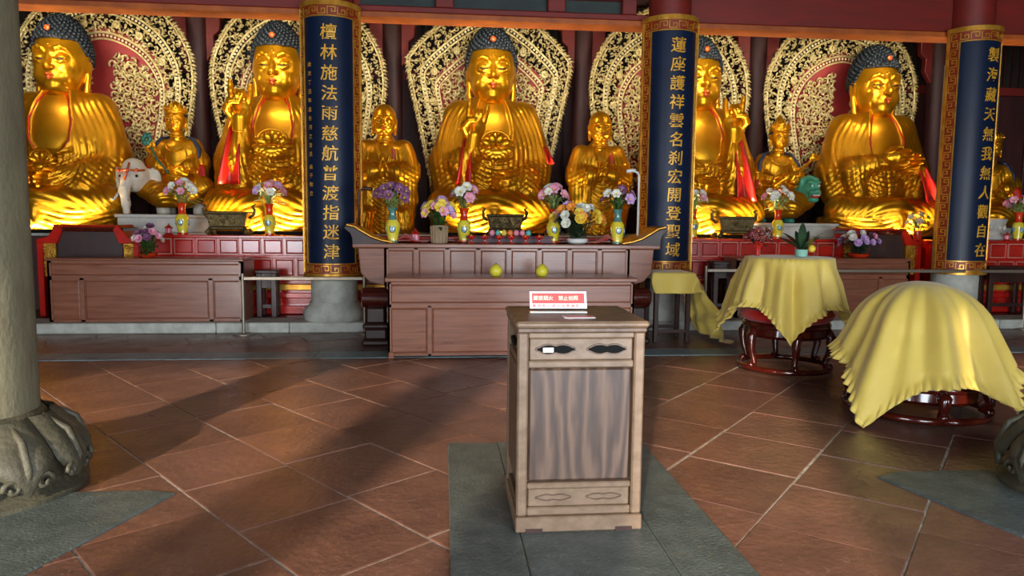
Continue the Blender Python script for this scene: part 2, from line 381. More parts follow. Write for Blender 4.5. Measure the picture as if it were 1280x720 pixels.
# main tie beam over the row of inscribed columns
def beam(name, x0, x1, z1):
    b = MB().bx(x0, x1, 9.86, 10.16, 4.185, z1+.12).build(name, 'red_paint', bevel=.015); struct(b)
    MB().bx(x0, x1, 9.84, 10.17, 4.11, 4.184).build('beam_lower_edge', 'orange_edge', b, bevel=.008)
    return b
beam('trim_1', XL, -1.34, 4.62); b2 = beam('trim_2', -1.34, 2.9, 4.15); beam('trim_3', 2.9, XR, 4.75)
for x0, x1 in ((-1.1, -.10), (.14, 1.40), (1.64, 2.42)):
    MB().bx(x0, x1, 10.0, 10.04, 4.28, 4.8).build('frieze_panel', 'dark_green_paint', b2)
for x0, x1 in ((-.10, .14), (1.40, 1.64), (2.42, 2.62)):
    MB().bx(x0, x1, 9.88, 10.06, 4.27, 4.8).build('frieze_block', 'red_paint', b2, bevel=.012)
MB().bx(-1.1, 2.62, 9.85, 10.04, 4.46, 4.9).build('upper_beam', 'red_paint', b2)
# small carved bracket ends on the beam, upper right
# round posts behind the statues with carved brackets
def post(px, label):
    p = W(px, 150, 12.86)
    t = thing('timber_post', label, 'post', (p.x, 12.86, .13), group='posts behind the statues')
    MB().lathe([(.17, 0), (.17, 5.4)], 20).build('shaft', 'maroon_wall', t, smooth=True)
    MB().lathe([(.25, 0), (.27, .12), (.2, .24)], 20).build('post_base', 'pale_stone', t, smooth=True)
    for s in (-1, 1):
        poly = [(.15, 5.25), (.66, 5.25), (.64, 5.08), (.53, 5.02), (.50, 4.86), (.39, 4.78), (.38, 4.58), (.28, 4.50), (.29, 4.28), (.15, 4.05)]
        MB().prism([(x*s, z-.13) for x, z in poly], -.06, .06).build('carved_bracket', 'red_paint', t, bevel=.012)
    MB().bx(-1.6, 1.6, -.08, .08, 5.12, 5.3).build('lintel', 'maroon_wall', t)
for px, lb in ((250, 'dark red post between the two leftmost golden halos'), (491, 'dark red post behind the young standing monk statue'), (727, 'dark red post behind the old standing monk statue'),
               (943, 'dark red post behind the sceptre-bearing bodhisattva'), (1168, 'dark red post beside the rightmost golden halo')): post(px, lb)

# ------------------------------------------------------------------ columns with inscription boards
def stone_column(name, label, x, y, r, z0, ztop, rtop=None, wood=True, fluted=0):
    t = thing(name, label, 'column', (x, y, z0))
    base = [(r*1.30, 0), (r*1.36, .06), (r*1.30, .14), (r*1.1, .2), (r*1.06, .24)]
    MB().lathe(base, 32).build('base', 'pale_stone', t, smooth=True)
    wob = (lambda a, z: 1+.012*math.cos(8*a)) if fluted else None
    MB().lathe([(r, .22), (r*.985, ztop-z0)], 48, wob=wob).build('shaft', 'pale_stone' if not fluted else 'column_stone', t, smooth=True)
    if wood: MB().lathe([(r*.93, ztop-z0), (r*.93, ZC-z0)], 32).build('timber_top', 'red_paint', t, smooth=True)
    return t
FONT = {}
def glyph(ch):
    """outline of one character as (verts, faces), unit box centred on 0"""
    if ch in FONT: return FONT[ch]
    cu = bpy.data.curves.new('g', 'FONT'); cu.body = ch; cu.resolution_u = 2; cu.offset = .006
    ob = bpy.data.objects.new('g', cu); C.objects.link(ob); bpy.context.view_layer.update()
    me = bpy.data.meshes.new_from_object(ob.evaluated_get(bpy.context.evaluated_depsgraph_get()))
    vs = [tuple(v.co) for v in me.vertices]; fs = [tuple(p.vertices) for p in me.polygons]
    if vs:
        x0, x1 = min(v[0] for v in vs), max(v[0] for v in vs); y0, y1 = min(v[1] for v in vs), max(v[1] for v in vs)
        if ord(ch) > 0x2e00: cx, cy, k = (x0+x1)/2, (y0+y1)/2, 1.0
        else: cx, cy, k = (x0+x1)/2, .35, 1.0
        vs = [((v[0]-cx)*k, (v[1]-cy)*k) for v in vs]
    bpy.data.objects.remove(ob); bpy.data.curves.remove(cu); bpy.data.meshes.remove(me)
    FONT[ch] = (vs, fs); return FONT[ch]
def letters(mb, ch, cx, cz, size, fn, shear=.0):
    vs, fs = glyph(ch); mb.add([fn(cx+(v[0]+shear*v[1])*size, cz+v[1]*size*1.02) for v in vs], fs)
def meander(L, w):
    """greek-key strokes for a strip of length L and width w as rectangles (s0,s1,t0,t1)"""
    R = []; n = max(1, round(L/(w*1.1))); p = L/n; k = w*.11
    for i in range(n):
        a = i*p
        pts = [(0, .12), (0, .88), (.78, .88), (.78, .36), (.42, .36), (.42, .62), ] if i % 2 == 0 else [(0, .88), (0, .12), (.78, .12), (.78, .64), (.42, .64), (.42, .38)]
        pts = [(a+(x+.1)*p*.98, y*w) for x, y in pts]
        for (x0, y0), (x1, y1) in zip(pts, pts[1:]): R.append((min(x0, x1)-k/2, max(x0, x1)+k/2, min(y0, y1)-k/2, max(y0, y1)+k/2))
        j = (a+.1*p, a+1.1*p); y = (.12 if i % 2 == 0 else .88)*w
    return R
def inscription(label, x, y, z0, z1, r, text, small=None, rz=0, half=1.45, tsize=.2, tx=0.0):
    """curved board hugging a column; s is arc length from the board's middle, facing -Y"""
    t = thing('inscription_board', label, 'sign board', (x, y, 0), rz, group='inscribed boards on the columns')
    Wd = r*half
    def cyl(s, z, d=0): a = s/r-PI/2; return ((r+d)*math.cos(a), (r+d)*math.sin(a), z)
    def patch(mb, s0, s1, za, zb, d0, d1, ns=2):
        n = max(ns, int(abs(s1-s0)/(r*.10))+1); vs = []; fs = []
        for i in range(n+1):
            s_ = s0+(s1-s0)*i/n
            vs += [cyl(s_, za, d0), cyl(s_, zb, d0), cyl(s_, za, d1), cyl(s_, zb, d1)]
        for i in range(n):
            a, b = i*4, i*4+4; fs += [(a+2, b+2, b+3, a+3), (a+1, a+3, b+3, b+1), (a, b, b+2, a+2), (a, a+1, b+1, b)]
        fs += [(0, 2, 3, 1), (n*4, n*4+1, n*4+3, n*4+2)]
        mb.add(vs, fs); return mb
    bw = .155; e = .035
    patch(MB(), -Wd, Wd, z0, z1, 0, .022).build('backing_board', 'navy_lacquer', t, smooth=True)
    f = MB(); patch(f, -Wd, Wd, z0-.03, z0+e, 0, .05); patch(f, -Wd, Wd, z1-e, z1+.03, 0, .05)
    patch(f, -Wd, -Wd+e, z0, z1, 0, .05); patch(f, Wd-e, Wd, z0, z1, 0, .05)
    for q in ((-Wd+bw, -Wd+bw+.014), (Wd-bw-.014, Wd-bw)): patch(f, q[0], q[1], z0+bw, z1-bw, 0, .036)
    for q in ((z0+bw, z0+bw+.014), (z1-bw-.014, z1-bw)): patch(f, -Wd+bw, Wd-bw, q[0], q[1], 0, .036)
    f.build('gilt_frame', 'gilt', t, smooth=True)
    g = MB(); patch(g, -Wd+e, -Wd+bw, z0+e, z1-e, 0, .028); patch(g, Wd-bw, Wd-e, z0+e, z1-e, 0, .028)
    patch(g, -Wd+bw, Wd-bw, z0+e, z0+bw, 0, .028); patch(g, -Wd+bw, Wd-bw, z1-bw, z1-e, 0, .028)
    g.build('border', 'fret_red', t, smooth=True)
    k = MB(); w = bw-e-.012
    for s0, s1, t0, t1 in meander(z1-z0-2*e, w):
        za, zb = z0+e+s0, z0+e+s1
        patch(k, -Wd+e+.006+t0, -Wd+e+.006+t1, za, zb, .02, .036, 1); patch(k, Wd-e-.006-t1, Wd-e-.006-t0, za, zb, .02, .036, 1)
    for s0, s1, t0, t1 in meander(2*(Wd-bw), w):
        patch(k, -Wd+bw+s0, -Wd+bw+s1, z0+e+.006+t0, z0+e+.006+t1, .02, .036, 1); patch(k, -Wd+bw+s0, -Wd+bw+s1, z1-e-.006-t1, z1-e-.006-t0, .02, .036, 1)
    o = k.build('key_fret', 'gilt', t)
    n = len(text); zt, zb = z1-bw-.2, z0+bw+.17
    for i, ch in enumerate(text):
        zc = zt+(zb-zt)*i/(n-1); mb = MB(); letters(mb, ch, tx, zc, tsize, lambda s_, z_: cyl(s_, z_, .0255), .06)
        o = mb.build('character', 'gilt_letter', t, fix=False)
        md = o.modifiers.new('relief', 'SOLIDIFY'); md.thickness = .006; md.offset = 0
    if small:
        mb = MB()
        for ch, sx, zc, sz in small: letters(mb, ch, sx, zc, sz, lambda s_, z_: cyl(s_, z_, .026))
        mb.build('small_characters', 'gilt_letter', t, fix=False)['kind'] = 'stuff'
    return t
YC = 9.83
COLS = [W(416, 200, 9.83).x, W(832, 200, 9.83).x, W(1203, 200, 9.83).x]
cl = ['pale stone column behind the inscribed board beside the young monk statue', 'pale stone column behind the inscribed board right of the central altar', 'pale stone column behind the rightmost inscribed board']
for i, x in enumerate(COLS): stone_column('hall_column', cl[i], x, YC, .305, .134, 3.75 if i == 2 else 3.9)
sm = []
zz = 3.42
for ch in '歲次丁丑年孟冬月之吉旦': sm.append((ch, -.235, zz, .062)); zz -= .112
zz -= .05
for ch in '弟子敬立': sm.append((ch, -.235, zz, .062)); zz -= .112
inscription('navy board with twelve gilt characters and a column of small writing', COLS[0], YC, .73, 4.17, .345, '檀林施法雨慈航普渡指迷津', sm, tx=.02)
inscription('navy board with twelve gilt characters right of the central altar', COLS[1], YC, .78, 4.15, .345, '蓮座護祥雲名刹宏開登聖域', tx=.02)
inscription('rightmost navy board with eleven gilt characters', COLS[2], YC, .80, 4.16, .345, '製海藏天無我無人觀自在', tx=.09)

# near columns: left one with a carved lotus base, right one only its base in the photograph's edge
def near_column(label, x, y, r, slab):
    t = thing('stone_column', label, 'column', (x, y, 0), group='near stone columns')
    n = 10
    MB().lathe([(r, .42), (r*.985, 4.0), (r*.98, ZC)], 64, wob=lambda a, z: 1+.02*abs(math.sin(4*a))).build('shaft', 'column_stone', t, smooth=True)
    MB().lathe([(r*1.78, 0), (r*1.80, .03), (r*1.62, .05), (r*1.45, .09), (r*1.40, .18), (r*1.48, .28), (r*1.36, .35), (r*1.14, .41), (r*1.05, .44), (r*.9, .45)], 48).build('base', 'carved_stone', t, smooth=True)
    # lotus petals turned down around the base, each with a curled tip
    pm = MB()
    def petal(u, v):
        a = (u-.5)*2*PI/n*.98; q = v
        rr = r*(1.16+.58*math.sin(q*PI*.62)+.10*math.cos((u-.5)*PI))
        rr += .018*abs(math.sin(u*PI*2))*math.sin(v*PI)
        z = .43-.37*q*(1-.28*abs(u-.5)*2*q)
        wd = (1-.35*max(0, v-.7)/.3)
        return (rr*math.cos(a*wd), rr*math.sin(a*wd), z)
    pm.grid(11, 9, petal)
    for s in (-1, 1):
        pts = []; R0 = r*1.66
        for k in range(12):
            th = k*.62; ra = .05*(1-k/13); a = s*.15; pts.append(((R0+.03)*math.cos(a)-.0+.012, (R0+.03)*math.sin(a)+s*ra*math.cos(th), .13+ra*math.sin(th)))
        pm.tube(pts, [.015]*12, 6)
    pm.tube([(r*1.18, 0, .42), (r*1.62, 0, .34), (r*1.80, 0, .2), (r*1.74, 0, .08)], [.012, .02, .024, .012], 6)
    me = pm.mesh('lotus_petal', 'carved_stone', smooth='all')
    for i in range(n):
        o = link('lotus_petal', me, t, rot=(0, 0, 2*PI*i/n))
    if slab:
        mb = MB(); slab_mesh(mb, [(a-x, b-y) for a, b in slab], .008, g=.002); mb.build('footing_slab', 'slate_slab', t)
    return t
near_column('weathered stone column with carved lotus base at the left edge', -2.50, 4.05, .285, [(-3.6, 3.2), (-3.2, 2.4), (-1.95, 2.4), (-1.44, 3.93), (-1.60, 3.98), (-3.4, 3.98)])
near_column('stone column base with carved lotus petals at the right edge', 3.70, 3.58, .285, [(2.55, 3.90), (2.9, 2.6), (4.4, 2.6), (4.6, 3.97), (2.7, 3.97)])
# ================================================================== ALTARS AND FURNITURE
def panelled(t, x0, x1, yf, yb, z0, z1, cells, wood='altar_wood', edge='altar_wood_edge', top=.05, over=.035, st=.035, foot=.0, trim=None, name='panel'):
    """cabinet body in local coordinates: core, top, frame strips and one raised panel per cell (x0,x1,z0,z1 as fractions)"""
    MB().bx(x0+.02, x1-.02, yf+.022, yb, z0+foot, z1-top).build('body', wood, t)
    MB().bx(x0-over, x1+over, yf-over, yb+over*.3, z1-top, z1).build('top', edge, t, bevel=.012)
    H = z1-top-z0-foot; Wd = x1-x0
    fr = MB(); us = sorted({round(c[i], 4) for c in cells for i in (0, 1)}); done = set()
    for c in cells:
        a, b = x0+c[0]*Wd, x0+c[1]*Wd; p, q = z0+foot+c[2]*H, z0+foot+c[3]*H
        for bx_ in ((a, a+st/2, p, q), (b-st/2, b, p, q), (a, b, p, p+st/2), (a, b, q-st/2, q)):
            fr.bx(bx_[0], bx_[1], yf, yf+.05, bx_[2], bx_[3])
        m = st/2+.006
        pm = MB(); X0, X1, Z0, Z1 = a+m, b-m, p+m, q-m; d = min(.02, (Z1-Z0)*.15)
        vs = [(X0, yf+.024, Z0), (X1, yf+.024, Z0), (X1, yf+.024, Z1), (X0, yf+.024, Z1), (X0+d, yf+.010, Z0+d), (X1-d, yf+.010, Z0+d), (X1-d, yf+.010, Z1-d), (X0+d, yf+.010, Z1-d)]
        pm.add(vs, [(4, 5, 6, 7), (0, 1, 5, 4), (1, 2, 6, 5), (2, 3, 7, 6), (3, 0, 4, 7)])
        o = pm.build(name, wood, t, fix=False)
        if trim:
            tm = MB()
            for bx_ in ((X0, X1, Z0-.004, Z0+.006), (X0, X1, Z1-.006, Z1+.004), (X0-.004, X0+.006, Z0, Z1), (X1-.006, X1+.004, Z0, Z1)): tm.bx(bx_[0], bx_[1], yf+.002, yf+.024, bx_[2], bx_[3])
            tm.build('panel_moulding', trim, o)
    fr.bx(x0, x0+st, yf, yb, z0, z1-top); fr.bx(x1-st, x1, yf, yb, z0, z1-top)
    fr.build('frame', edge, t)
# --- front offering table
FA = [G(486, 447).x, G(791, 446).x]; FY = 7.66; FZ = W(486, 347, FY-.03).z
t = thing('offering_table', 'panelled brown wooden offering table in front, two pomelos on top', 'altar table', ((FA[0]+FA[1])/2, FY, 0))
hw = (FA[1]-FA[0])/2
panelled(t, -hw, hw, 0, .52, 0, FZ, [(0, 1, .68, 1), (0, .165, 0, .68), (.165, .835, 0, .68), (.835, 1, 0, .68)], foot=.03)
for s in (-1, 1): MB().bx(s*hw-(.06 if s > 0 else -.0), s*hw+(.06 if s < 0 else 0), -.008, .05, 0, .07).build('foot', 'altar_wood_edge', t, bevel=.006)
# --- rear (main) altar with upturned scroll ends
RY = 8.42; RX = [W(440, 306, RY).x, W(826, 307, RY).x]; RZ = W(630, 305, RY).z
t = thing('main_altar', 'long wooden main altar with gilt upturned scroll ends, holding flowers and candles', 'altar table', ((RX[0]+RX[1])/2, RY, 0))
hw = (RX[1]-RX[0])/2
panelled(t, -hw*.80, hw*.80, .06, .60, .25, RZ, [(i/8, (i+1)/8, .60, 1) for i in range(8)]+[(i/4, (i+1)/4, 0, .60) for i in range(4)], over=.0, st=.045)
MB().bx(-hw, hw, 0, .66, RZ-.055, RZ).build('altar_top', 'altar_wood_edge', t, bevel=.012)
for s in (-1, 1):
    MB().prism([(s*hw*.80, RZ-.055), (s*hw*.97, RZ-.055), (s*hw*.955, RZ-.35), (s*hw*.90, .75), (s*hw*.80, .70)], .08, .6).build('apron_wing', 'altar_wood', t, bevel=.01)
    k = hw
    prof = [(k-.46, RZ), (k-.34, RZ+.02), (k-.22, RZ+.06), (k-.10, RZ+.13), (k-.02, RZ+.18), (k+.07, RZ+.20), (k+.09, RZ+.17), (k+.02, RZ+.11), (k-.0, RZ+.05), (k+.0, RZ-.02), (k-.1, RZ-.02)]
    MB().prism([(s*x, z) for x, z in prof], .0, .60).build('scroll_end', 'dark_wood', t, bevel=.006)
    for i, (a, b) in enumerate(zip(prof[:5], prof[1:6])):                 # gilt stepped facing of the scroll
        MB().prism([(s*a[0], a[1]+.003), (s*b[0], b[1]+.003), (s*b[0]-s*.01, b[1]+.022), (s*a[0]-s*.01, a[1]+.018)], .012, .588).build('gilt_step', 'gilt', t, bevel=.004)
    # heavy scroll feet seen beside the front table
    x0 = s*(hw*.86)
    MB().lathe([(.10, -.3), (.12, -.27), (.12, .27), (.10, .3)], 18).xf(lambda x, y, z: (x0+z*.55, .12+x, .56+y)).build('foot_roll', 'rosewood', t, smooth=True)
    MB().bx(x0-.16, x0+.16, .02, .6, .0, .07).bx(x0-.13, x0+.13, .04, .58, .07, .20).bx(x0-.15, x0+.15, .03, .59, .20, .26).bx(x0-.11, x0+.11, .06, .56, .26, .45).build('carved_foot', 'dark_wood', t, bevel=.02)
# --- side wooden altars standing on the step
def side_altar(label, px0, px1, YF_):
    x0, x1 = W(px0, 360, YF_).x, W(px1, 360, YF_).x; hw = (x1-x0)/2
    t = thing('side_altar', label, 'altar table', ((x0+x1)/2, YF_, .134), group='side altars')
    z = W((px0+px1)/2, 323, YF_).z-.134
    panelled(t, -hw, hw, 0, .5, 0, z, [(0, 1, .72, 1), (0, .17, 0, .72), (.17, .83, 0, .72), (.83, 1, 0, .72)], st=.05, over=.02, top=.035)
    return t
side_altar('plain panelled wooden altar on the stone step, left', 60, 304, 9.60)
side_altar('panelled wooden altar half hidden behind the yellow draped drums', 921, 1136, 9.75)
# --- long red lacquered ledges below the statues
LY = 10.36; zr = lambda y: W(300, y, LY).z
def ledge(label, x0, x1):
    c = (x0+x1)/2; t = thing('red_ledge', label, 'altar ledge', (c, LY, .134), group='red ledges'); x0 -= c; x1 -= c
    n1 = round((x1-x0)/.30)
    zt = zr(294)-.134; zb = zr(320)-.134; zd = zr(346)-.134
    MB().bx(x0, x1, .05, .48, 0, zt-.03).build('ledge_core', 'red_lacquer', t)
    MB().bx(x0, x1, -.05, .50, zt-.04, zt).build('ledge_top', 'red_lacquer', t, bevel=.01)
    MB().bx(x0, x1, -.02, .06, zb-.025, zb+.01).build('ledge_moulding', 'red_lacquer', t, bevel=.008)
    MB().bx(x0, x1, -.03, .06, zd-.05, zd-.01).build('lower_moulding', 'red_lacquer', t, bevel=.008)
    MB().bx(x0, x1, -.02, .06, .33, .42).build('gilt_band', 'gilt', t, bevel=.01)
    MB().bx(x0, x1, -.04, .06, .22, .30).build('base_moulding', 'red_lacquer', t, bevel=.01)
    MB().bx(x0, x1, -.06, .06, .0, .12).build('foot_moulding', 'red_lacquer', t, bevel=.01)
    w = (x1-x0)/n1
    for row, (p, q, off) in enumerate(((zb+.03, zt-.06, 0), (zd+.01, zb-.045, .5))):
        hgt = q-p
        me = MB().add([(-w*.40, 0, 0), (w*.40, 0, 0), (w*.40, 0, hgt), (-w*.40, 0, hgt), (-w*.34, -.022, .022), (w*.34, -.022, .022), (w*.34, -.022, hgt-.022), (-w*.34, -.022, hgt-.022)],
                      [(4, 5, 6, 7), (0, 1, 5, 4), (1, 2, 6, 5), (2, 3, 7, 6), (3, 0, 4, 7)]).mesh('red_panel', 'red_panel', fix=False)
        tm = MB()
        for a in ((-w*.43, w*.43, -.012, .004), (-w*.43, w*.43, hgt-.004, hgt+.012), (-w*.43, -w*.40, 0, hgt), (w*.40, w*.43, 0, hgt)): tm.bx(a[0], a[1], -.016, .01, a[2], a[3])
        te = tm.mesh('panel_moulding', 'panel_gloss_trim')
        for i in range(n1-(1 if off else 0)):
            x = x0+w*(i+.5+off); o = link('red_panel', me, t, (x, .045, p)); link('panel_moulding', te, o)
ledge('long red lacquered ledge with rows of small raised panels under the vases', W(186, 300, LY).x, W(1046, 300, LY).x)
ledge('red lacquered panelled ledge at far right beyond the rightmost board', W(1172, 300, LY).x, 9.6)
# --- stone platform carrying the statues
plat = thing('statue_platform', 'pale stone platform under the row of golden statues', 'platform', (0, 10.93, .134))
MB().bx(-7.5, 9.8, -.02, 1.63, 0, 1.06).build('platform_body', 'maroon_wall', plat)
MB().bx(-7.5, 9.8, -.05, 1.65, 1.06, 1.115).build('platform_top', 'marble', plat, bevel=.01)
def pedestal(label, pa, pb, ytop, Y0, Y1):
    a, b = W(pa, ytop, Y0), W(pb, ytop, Y0); x0, x1, z = a.x, b.x, (a.z+b.z)/2
    t = thing('marble_pedestal', label, 'pedestal', ((x0+x1)/2, Y0, 1.249)); h = z-1.249; w = (x1-x0)/2
    MB().bx(-w, w, 0, Y1-Y0, 0, h-.05).build('block', 'marble', t, bevel=.01)
    MB().bx(-w-.03, w+.03, -.03, Y1-Y0+.03, h-.05, h).build('slab', 'marble', t, bevel=.012)
    return t, z
# --- red altar tables with gilt carved legs, before the outer Buddhas
def red_altar(label, px0, px1, Y0, ytop):
    a, b = W(px0, ytop, Y0), W(px1, ytop, Y0); w = (b.x-a.x)/2; z = (a.z+b.z)/2
    t = thing('red_altar_table', label, 'altar table', ((a.x+b.x)/2, Y0, .134), group='red altar tables'); h = z-.134
    MB().bx(-w*.66, w*.66, .06, .5, .0, h+.14).build('body', 'dark_wood', t, bevel=.01)
    MB().bx(-w*.70, w*.70, .02, .54, h+.10, h+.16).build('body_top', 'rosewood', t, bevel=.01)
    MB().bx(-w*.78, w*.62, .12, .5, h+.16, h+.19).build('cover_board', 'red_panel', t, bevel=.01)
    for s in (-1, 1):
        prof = [(w*.50, h+.13), (w*.60, h+.20), (w*.66, h+.14), (w*.80, h+.03), (w*1.0, h), (w*1.04, h-.05), (w*.62, h-.06)]
        MB().prism([(s*x, zz) for x, zz in prof], .0, .5).build('scroll_end', 'red_lacquer', t, bevel=.008)
        MB().bx(min(s*w*.90, s*w*1.02), max(s*w*.90, s*w*1.02), .0, .5, 0, h-.05).build('leg', 'red_lacquer', t, bevel=.008)
        g = MB(); g.bx(min(s*w*.68, s*w*.90), max(s*w*.68, s*w*.90), .05, .09, h-.5, h-.06)
        rr = random.Random(5)
        for i in range(46):
            cx, cz = s*w*rr.uniform(.70, .88), h-rr.uniform(.09, .47); pts = []
            a0 = rr.uniform(0, 6.28); sg = rr.choice((-1, 1))
            for k in range(9):
                th = a0+sg*k*.65; ra = .034*(1-k/10); pts.append((cx+ra*math.cos(th), .035, cz+ra*math.sin(th)))
            g.tube(pts, .008, 5)
        g.build('gilt_carving', 'gilt', t)
    return t
red_altar('red altar table with gilt carved legs below the leftmost Buddha', 46, 172, 10.15, 299)
red_altar('red altar table with gilt carved legs below the rightmost Buddha', 1050, 1152, 10.30, 302)
# --- dark side tables behind the rails
def side_table(label, px0, px1, Y0, ytop, depth=.27):
    a, b = W(px0, ytop, Y0), W(px1, ytop, Y0); w = (b.x-a.x)/2; z = a.z
    t = thing('side_table', label, 'table', ((a.x+b.x)/2, Y0, .134), group='dark side tables'); h = z-.134
    MB().bx(-w, w, 0, depth, h-.04, h).build('top', 'dark_wood', t, bevel=.008)
    MB().bx(-w+.02, w-.02, .02, .05, h-.24, h-.04).build('apron', 'dark_wood', t)
    for sx in (-1, 1):
        for y in (.04, depth-.04): MB().box((sx*(w-.05), y, (h-.04)/2), (.07, .07, h-.04)).build('leg', 'dark_wood', t, bevel=.006)
    MB().bx(-w+.05, w-.05, .04, .07, .12, .17).build('stretcher', 'dark_wood', t)
side_table('dark wooden side table behind the rail left of the near board', 318, 346, 9.98, 338)
side_table('dark wooden side table behind the right rail near the small draped stand', 892, 917, 10.0, 327)
side_table('dark wooden side table at the far right behind the rail', 1238, 1290, 9.98, 333)
# --- low metal rails in front of the altars
def rail(label, pts, yb, ybar):
    P = [G(x, y) for x, y in pts]
    c = sum(P, Vector())/len(P); t = thing('barrier_rail', label, 'barrier', (c.x, c.y, 0), group='barrier rails')
    zb = W(pts[0][0], ybar, P[0].y).z
    for p in P:
        q = p-c; po = MB().lathe([(.021, .01), (.021, zb+.04), (.0235, zb+.04), (.0235, zb+.06)], 12, c=(q.x, q.y, 0)).build('post', 'steel', t, smooth=True)
        MB().lathe([(.13, 0), (.13, .012), (.03, .022)], 20, c=(q.x, q.y, 0)).build('foot_plate', 'steel', po, smooth=True)
    for p, q in zip(P, P[1:]):
        d = (q-p); mb = MB().box(((p.x+q.x)/2-c.x, (p.y+q.y)/2-c.y, zb), (d.length-.03, .03, .045), math.atan2(d.y, d.x)); mb.build('bar', 'steel', t, bevel=.006)
rail('metal barrier rail between the left altar and the main altar', [(305, 418), (456, 417)], 418, 348)
rail('metal barrier rail along the right altars, passing the rightmost board', [(880, 413), (1278, 411)], 412, 338)
# --- wooden offering box in the foreground
bl, br = G(645, 669), G(800, 664)
bw = (br-bl).length; rz = math.atan2(br.y-bl.y, br.x-bl.x)
BH = W(720, 402, bl.y-.03).z; BD = .56
t = thing('offering_box', 'weathered wooden offering box with slotted drawer front, alone on the slate slab', 'offering box', ((bl.x+br.x)/2, (bl.y+br.y)/2, .014), rz)
h = BH-.014; w = bw/2
MB().bx(-w+.03, w-.03, .045, BD-.03, .075, h-.045).build('body', 'box_wood', t)
MB().bx(-w-.004, w+.004, -.012, BD+.01, .0, .075).build('plinth', 'box_wood_light', t, bevel=.006)
pc = MB()
for s in (-1, 1): pc.bx(s*(w-.085)-.04, s*(w-.085)+.04, -.016, -.011, .0, .02)
pc.build('plinth_notch', 'dark_wood', t)
top = MB().bx(-w-.012, w+.012, -.035, BD+.02, h-.03, h).build('lid', 'box_wood_light', t, bevel=.01)
MB().bx(-w-.004, w+.004, -.018, BD+.01, h-.055, h-.03).build('lid_moulding', 'box_wood', t, bevel=.006)
for sx in (-1, 1):
    for y in (.0, BD-.07): MB().bx(sx*w-(.05 if sx > 0 else 0), sx*w+(.05 if sx < 0 else 0), y, y+.06, .075, h-.055).build('corner_post', 'box_wood_light', t, bevel=.008)
zl = [.075, .115, .205, .235, h-.225, h-.19, h-.085, h-.055]
for a, b in ((zl[0], zl[1]), (zl[2], zl[3]), (zl[4], zl[5]), (zl[6], zl[7])):
    MB().bx(-w+.05, w-.05, .008, .05, a, b).build('front_rail', 'box_wood_light', t, bevel=.006)
    MB().bx(-w+.006, -w+.05, .06, BD-.07, a, b).build('side_rail', 'box_wood', t, bevel=.005); MB().bx(w-.05, w-.006, .06, BD-.07, a, b).build('side_rail', 'box_wood', t, bevel=.005)
MB().bx(-w+.055, w-.055, .02, .045, zl[3]+.004, zl[4]-.004).build('front_panel', 'box_panel' if 'box_panel' in M else 'box_wood', t, bevel=.01)
for s in (-1, 1): MB().bx(s*(w-.012)-.008, s*(w-.012)+.008, .07, BD-.08, zl[3], zl[4]).build('side_panel', 'box_wood', t)
def slot_outline(L, H):
    P = []
    for k in range(48):
        a = 2*PI*k/48; x = math.cos(a); y = math.sin(a); 
        r = .72+.28*abs(math.cos(2*a))**.6
        P.append((x*L*(1 if abs(x) > .5 else .98), y*H*(.62+.38*abs(math.cos(3*a)))))
    return P
dr = MB().bx(-w+.055, w-.055, .016, .045, zl[5], zl[6]).build('drawer_front', 'box_wood_light', t, bevel=.006)
zc_ = (zl[5]+zl[6])/2
for s in (-1, 1):
    sl = MB().prism([(s*.122+x, zc_+z) for x, z in slot_outline(.088, .021)], .0125, .03).build('slot', 'grille', dr)
    rim = MB(); P = slot_outline(.094, .026); rim.tube([(s*.122+x, .0145, zc_+z) for x, z in P+P[:1]], .004, 5); rim.build('slot_rim', 'box_wood', dr)
sl = MB().box((-.158, .008, zc_-.002), (.05, .003, .022)).build('paper_note', 'fl_white', dr)
dl = MB().bx(-w+.055, w-.055, .018, .045, zl[1], zl[2]).build('lower_board', 'box_wood_light', t, bevel=.006)
zc2 = (zl[1]+zl[2])/2
for s in (-1, 1):
    m = MB(); P = slot_outline(.085, .016); m.tube([(s*.122+x, .017, zc2+z) for x, z in P+P[:1]], .004, 5); m.build('carved_cartouche', 'box_wood', dl)
# side slots, seen obliquely
MB().prism([(.30+x, zc_+z) for x, z in slot_outline(.10, .021)], -w+.002, -w+.02, fn=lambda x, z, d: (d, x-.02, z)).build('side_slot', 'grille', t)
# sign and card lying on the lid
p = W(698, 383, bl.y+.30)
t2 = thing('notice_sign', 'white acrylic notice with red print standing on the offering box', 'sign', (p.x, bl.y+.33, BH), rz-.02)
sw, shh = .145, .092
def tilt(x, y, z): a = math.radians(24); return (x, y*math.cos(a)+z*math.sin(a), z*math.cos(a)-y*math.sin(a))
MB().bx(-sw, sw, -.05, .0, 0, .006).build('foot_sheet', 'acrylic_white', t2)
MB().bx(-sw, sw, -.004, 0, .002, shh).xf(lambda x, y, z: tilt(x, y-.045, z)).build('sheet', 'acrylic_white', t2)
MB().bx(-sw+.012, sw-.012, -.006, -.0045, .028, shh-.01).xf(lambda x, y, z: tilt(x, y-.045, z)).build('print_panel', 'print_red', t2)
mb = MB()
for i, ch in enumerate('嚴禁烟火 禁止拍照'):
    if ch != ' ': letters(mb, ch, -sw+.030+i*.0255, .056, .026, lambda s_, z_: tilt(s_, -.0525, z_))
mb.build('sign_characters', 'print_cream', t2, fix=False)
mb = MB()
for i, ch in enumerate('嚴禁明火請勿拍照攝影'):
    letters(mb, ch, -sw+.022+i*.0245, .016, .017, lambda s_, z_: tilt(s_, -.0505, z_))
mb.build('small_sign_characters', 'print_red', t2, fix=False)
c = thing('printed_card', 'small red and white printed card lying on the offering box lid', 'card', (p.x+.07, bl.y+.12, BH), rz)
MB().bx(-.075, .075, -.04, .04, 0, .003).build('card_sheet', 'acrylic_white', c)
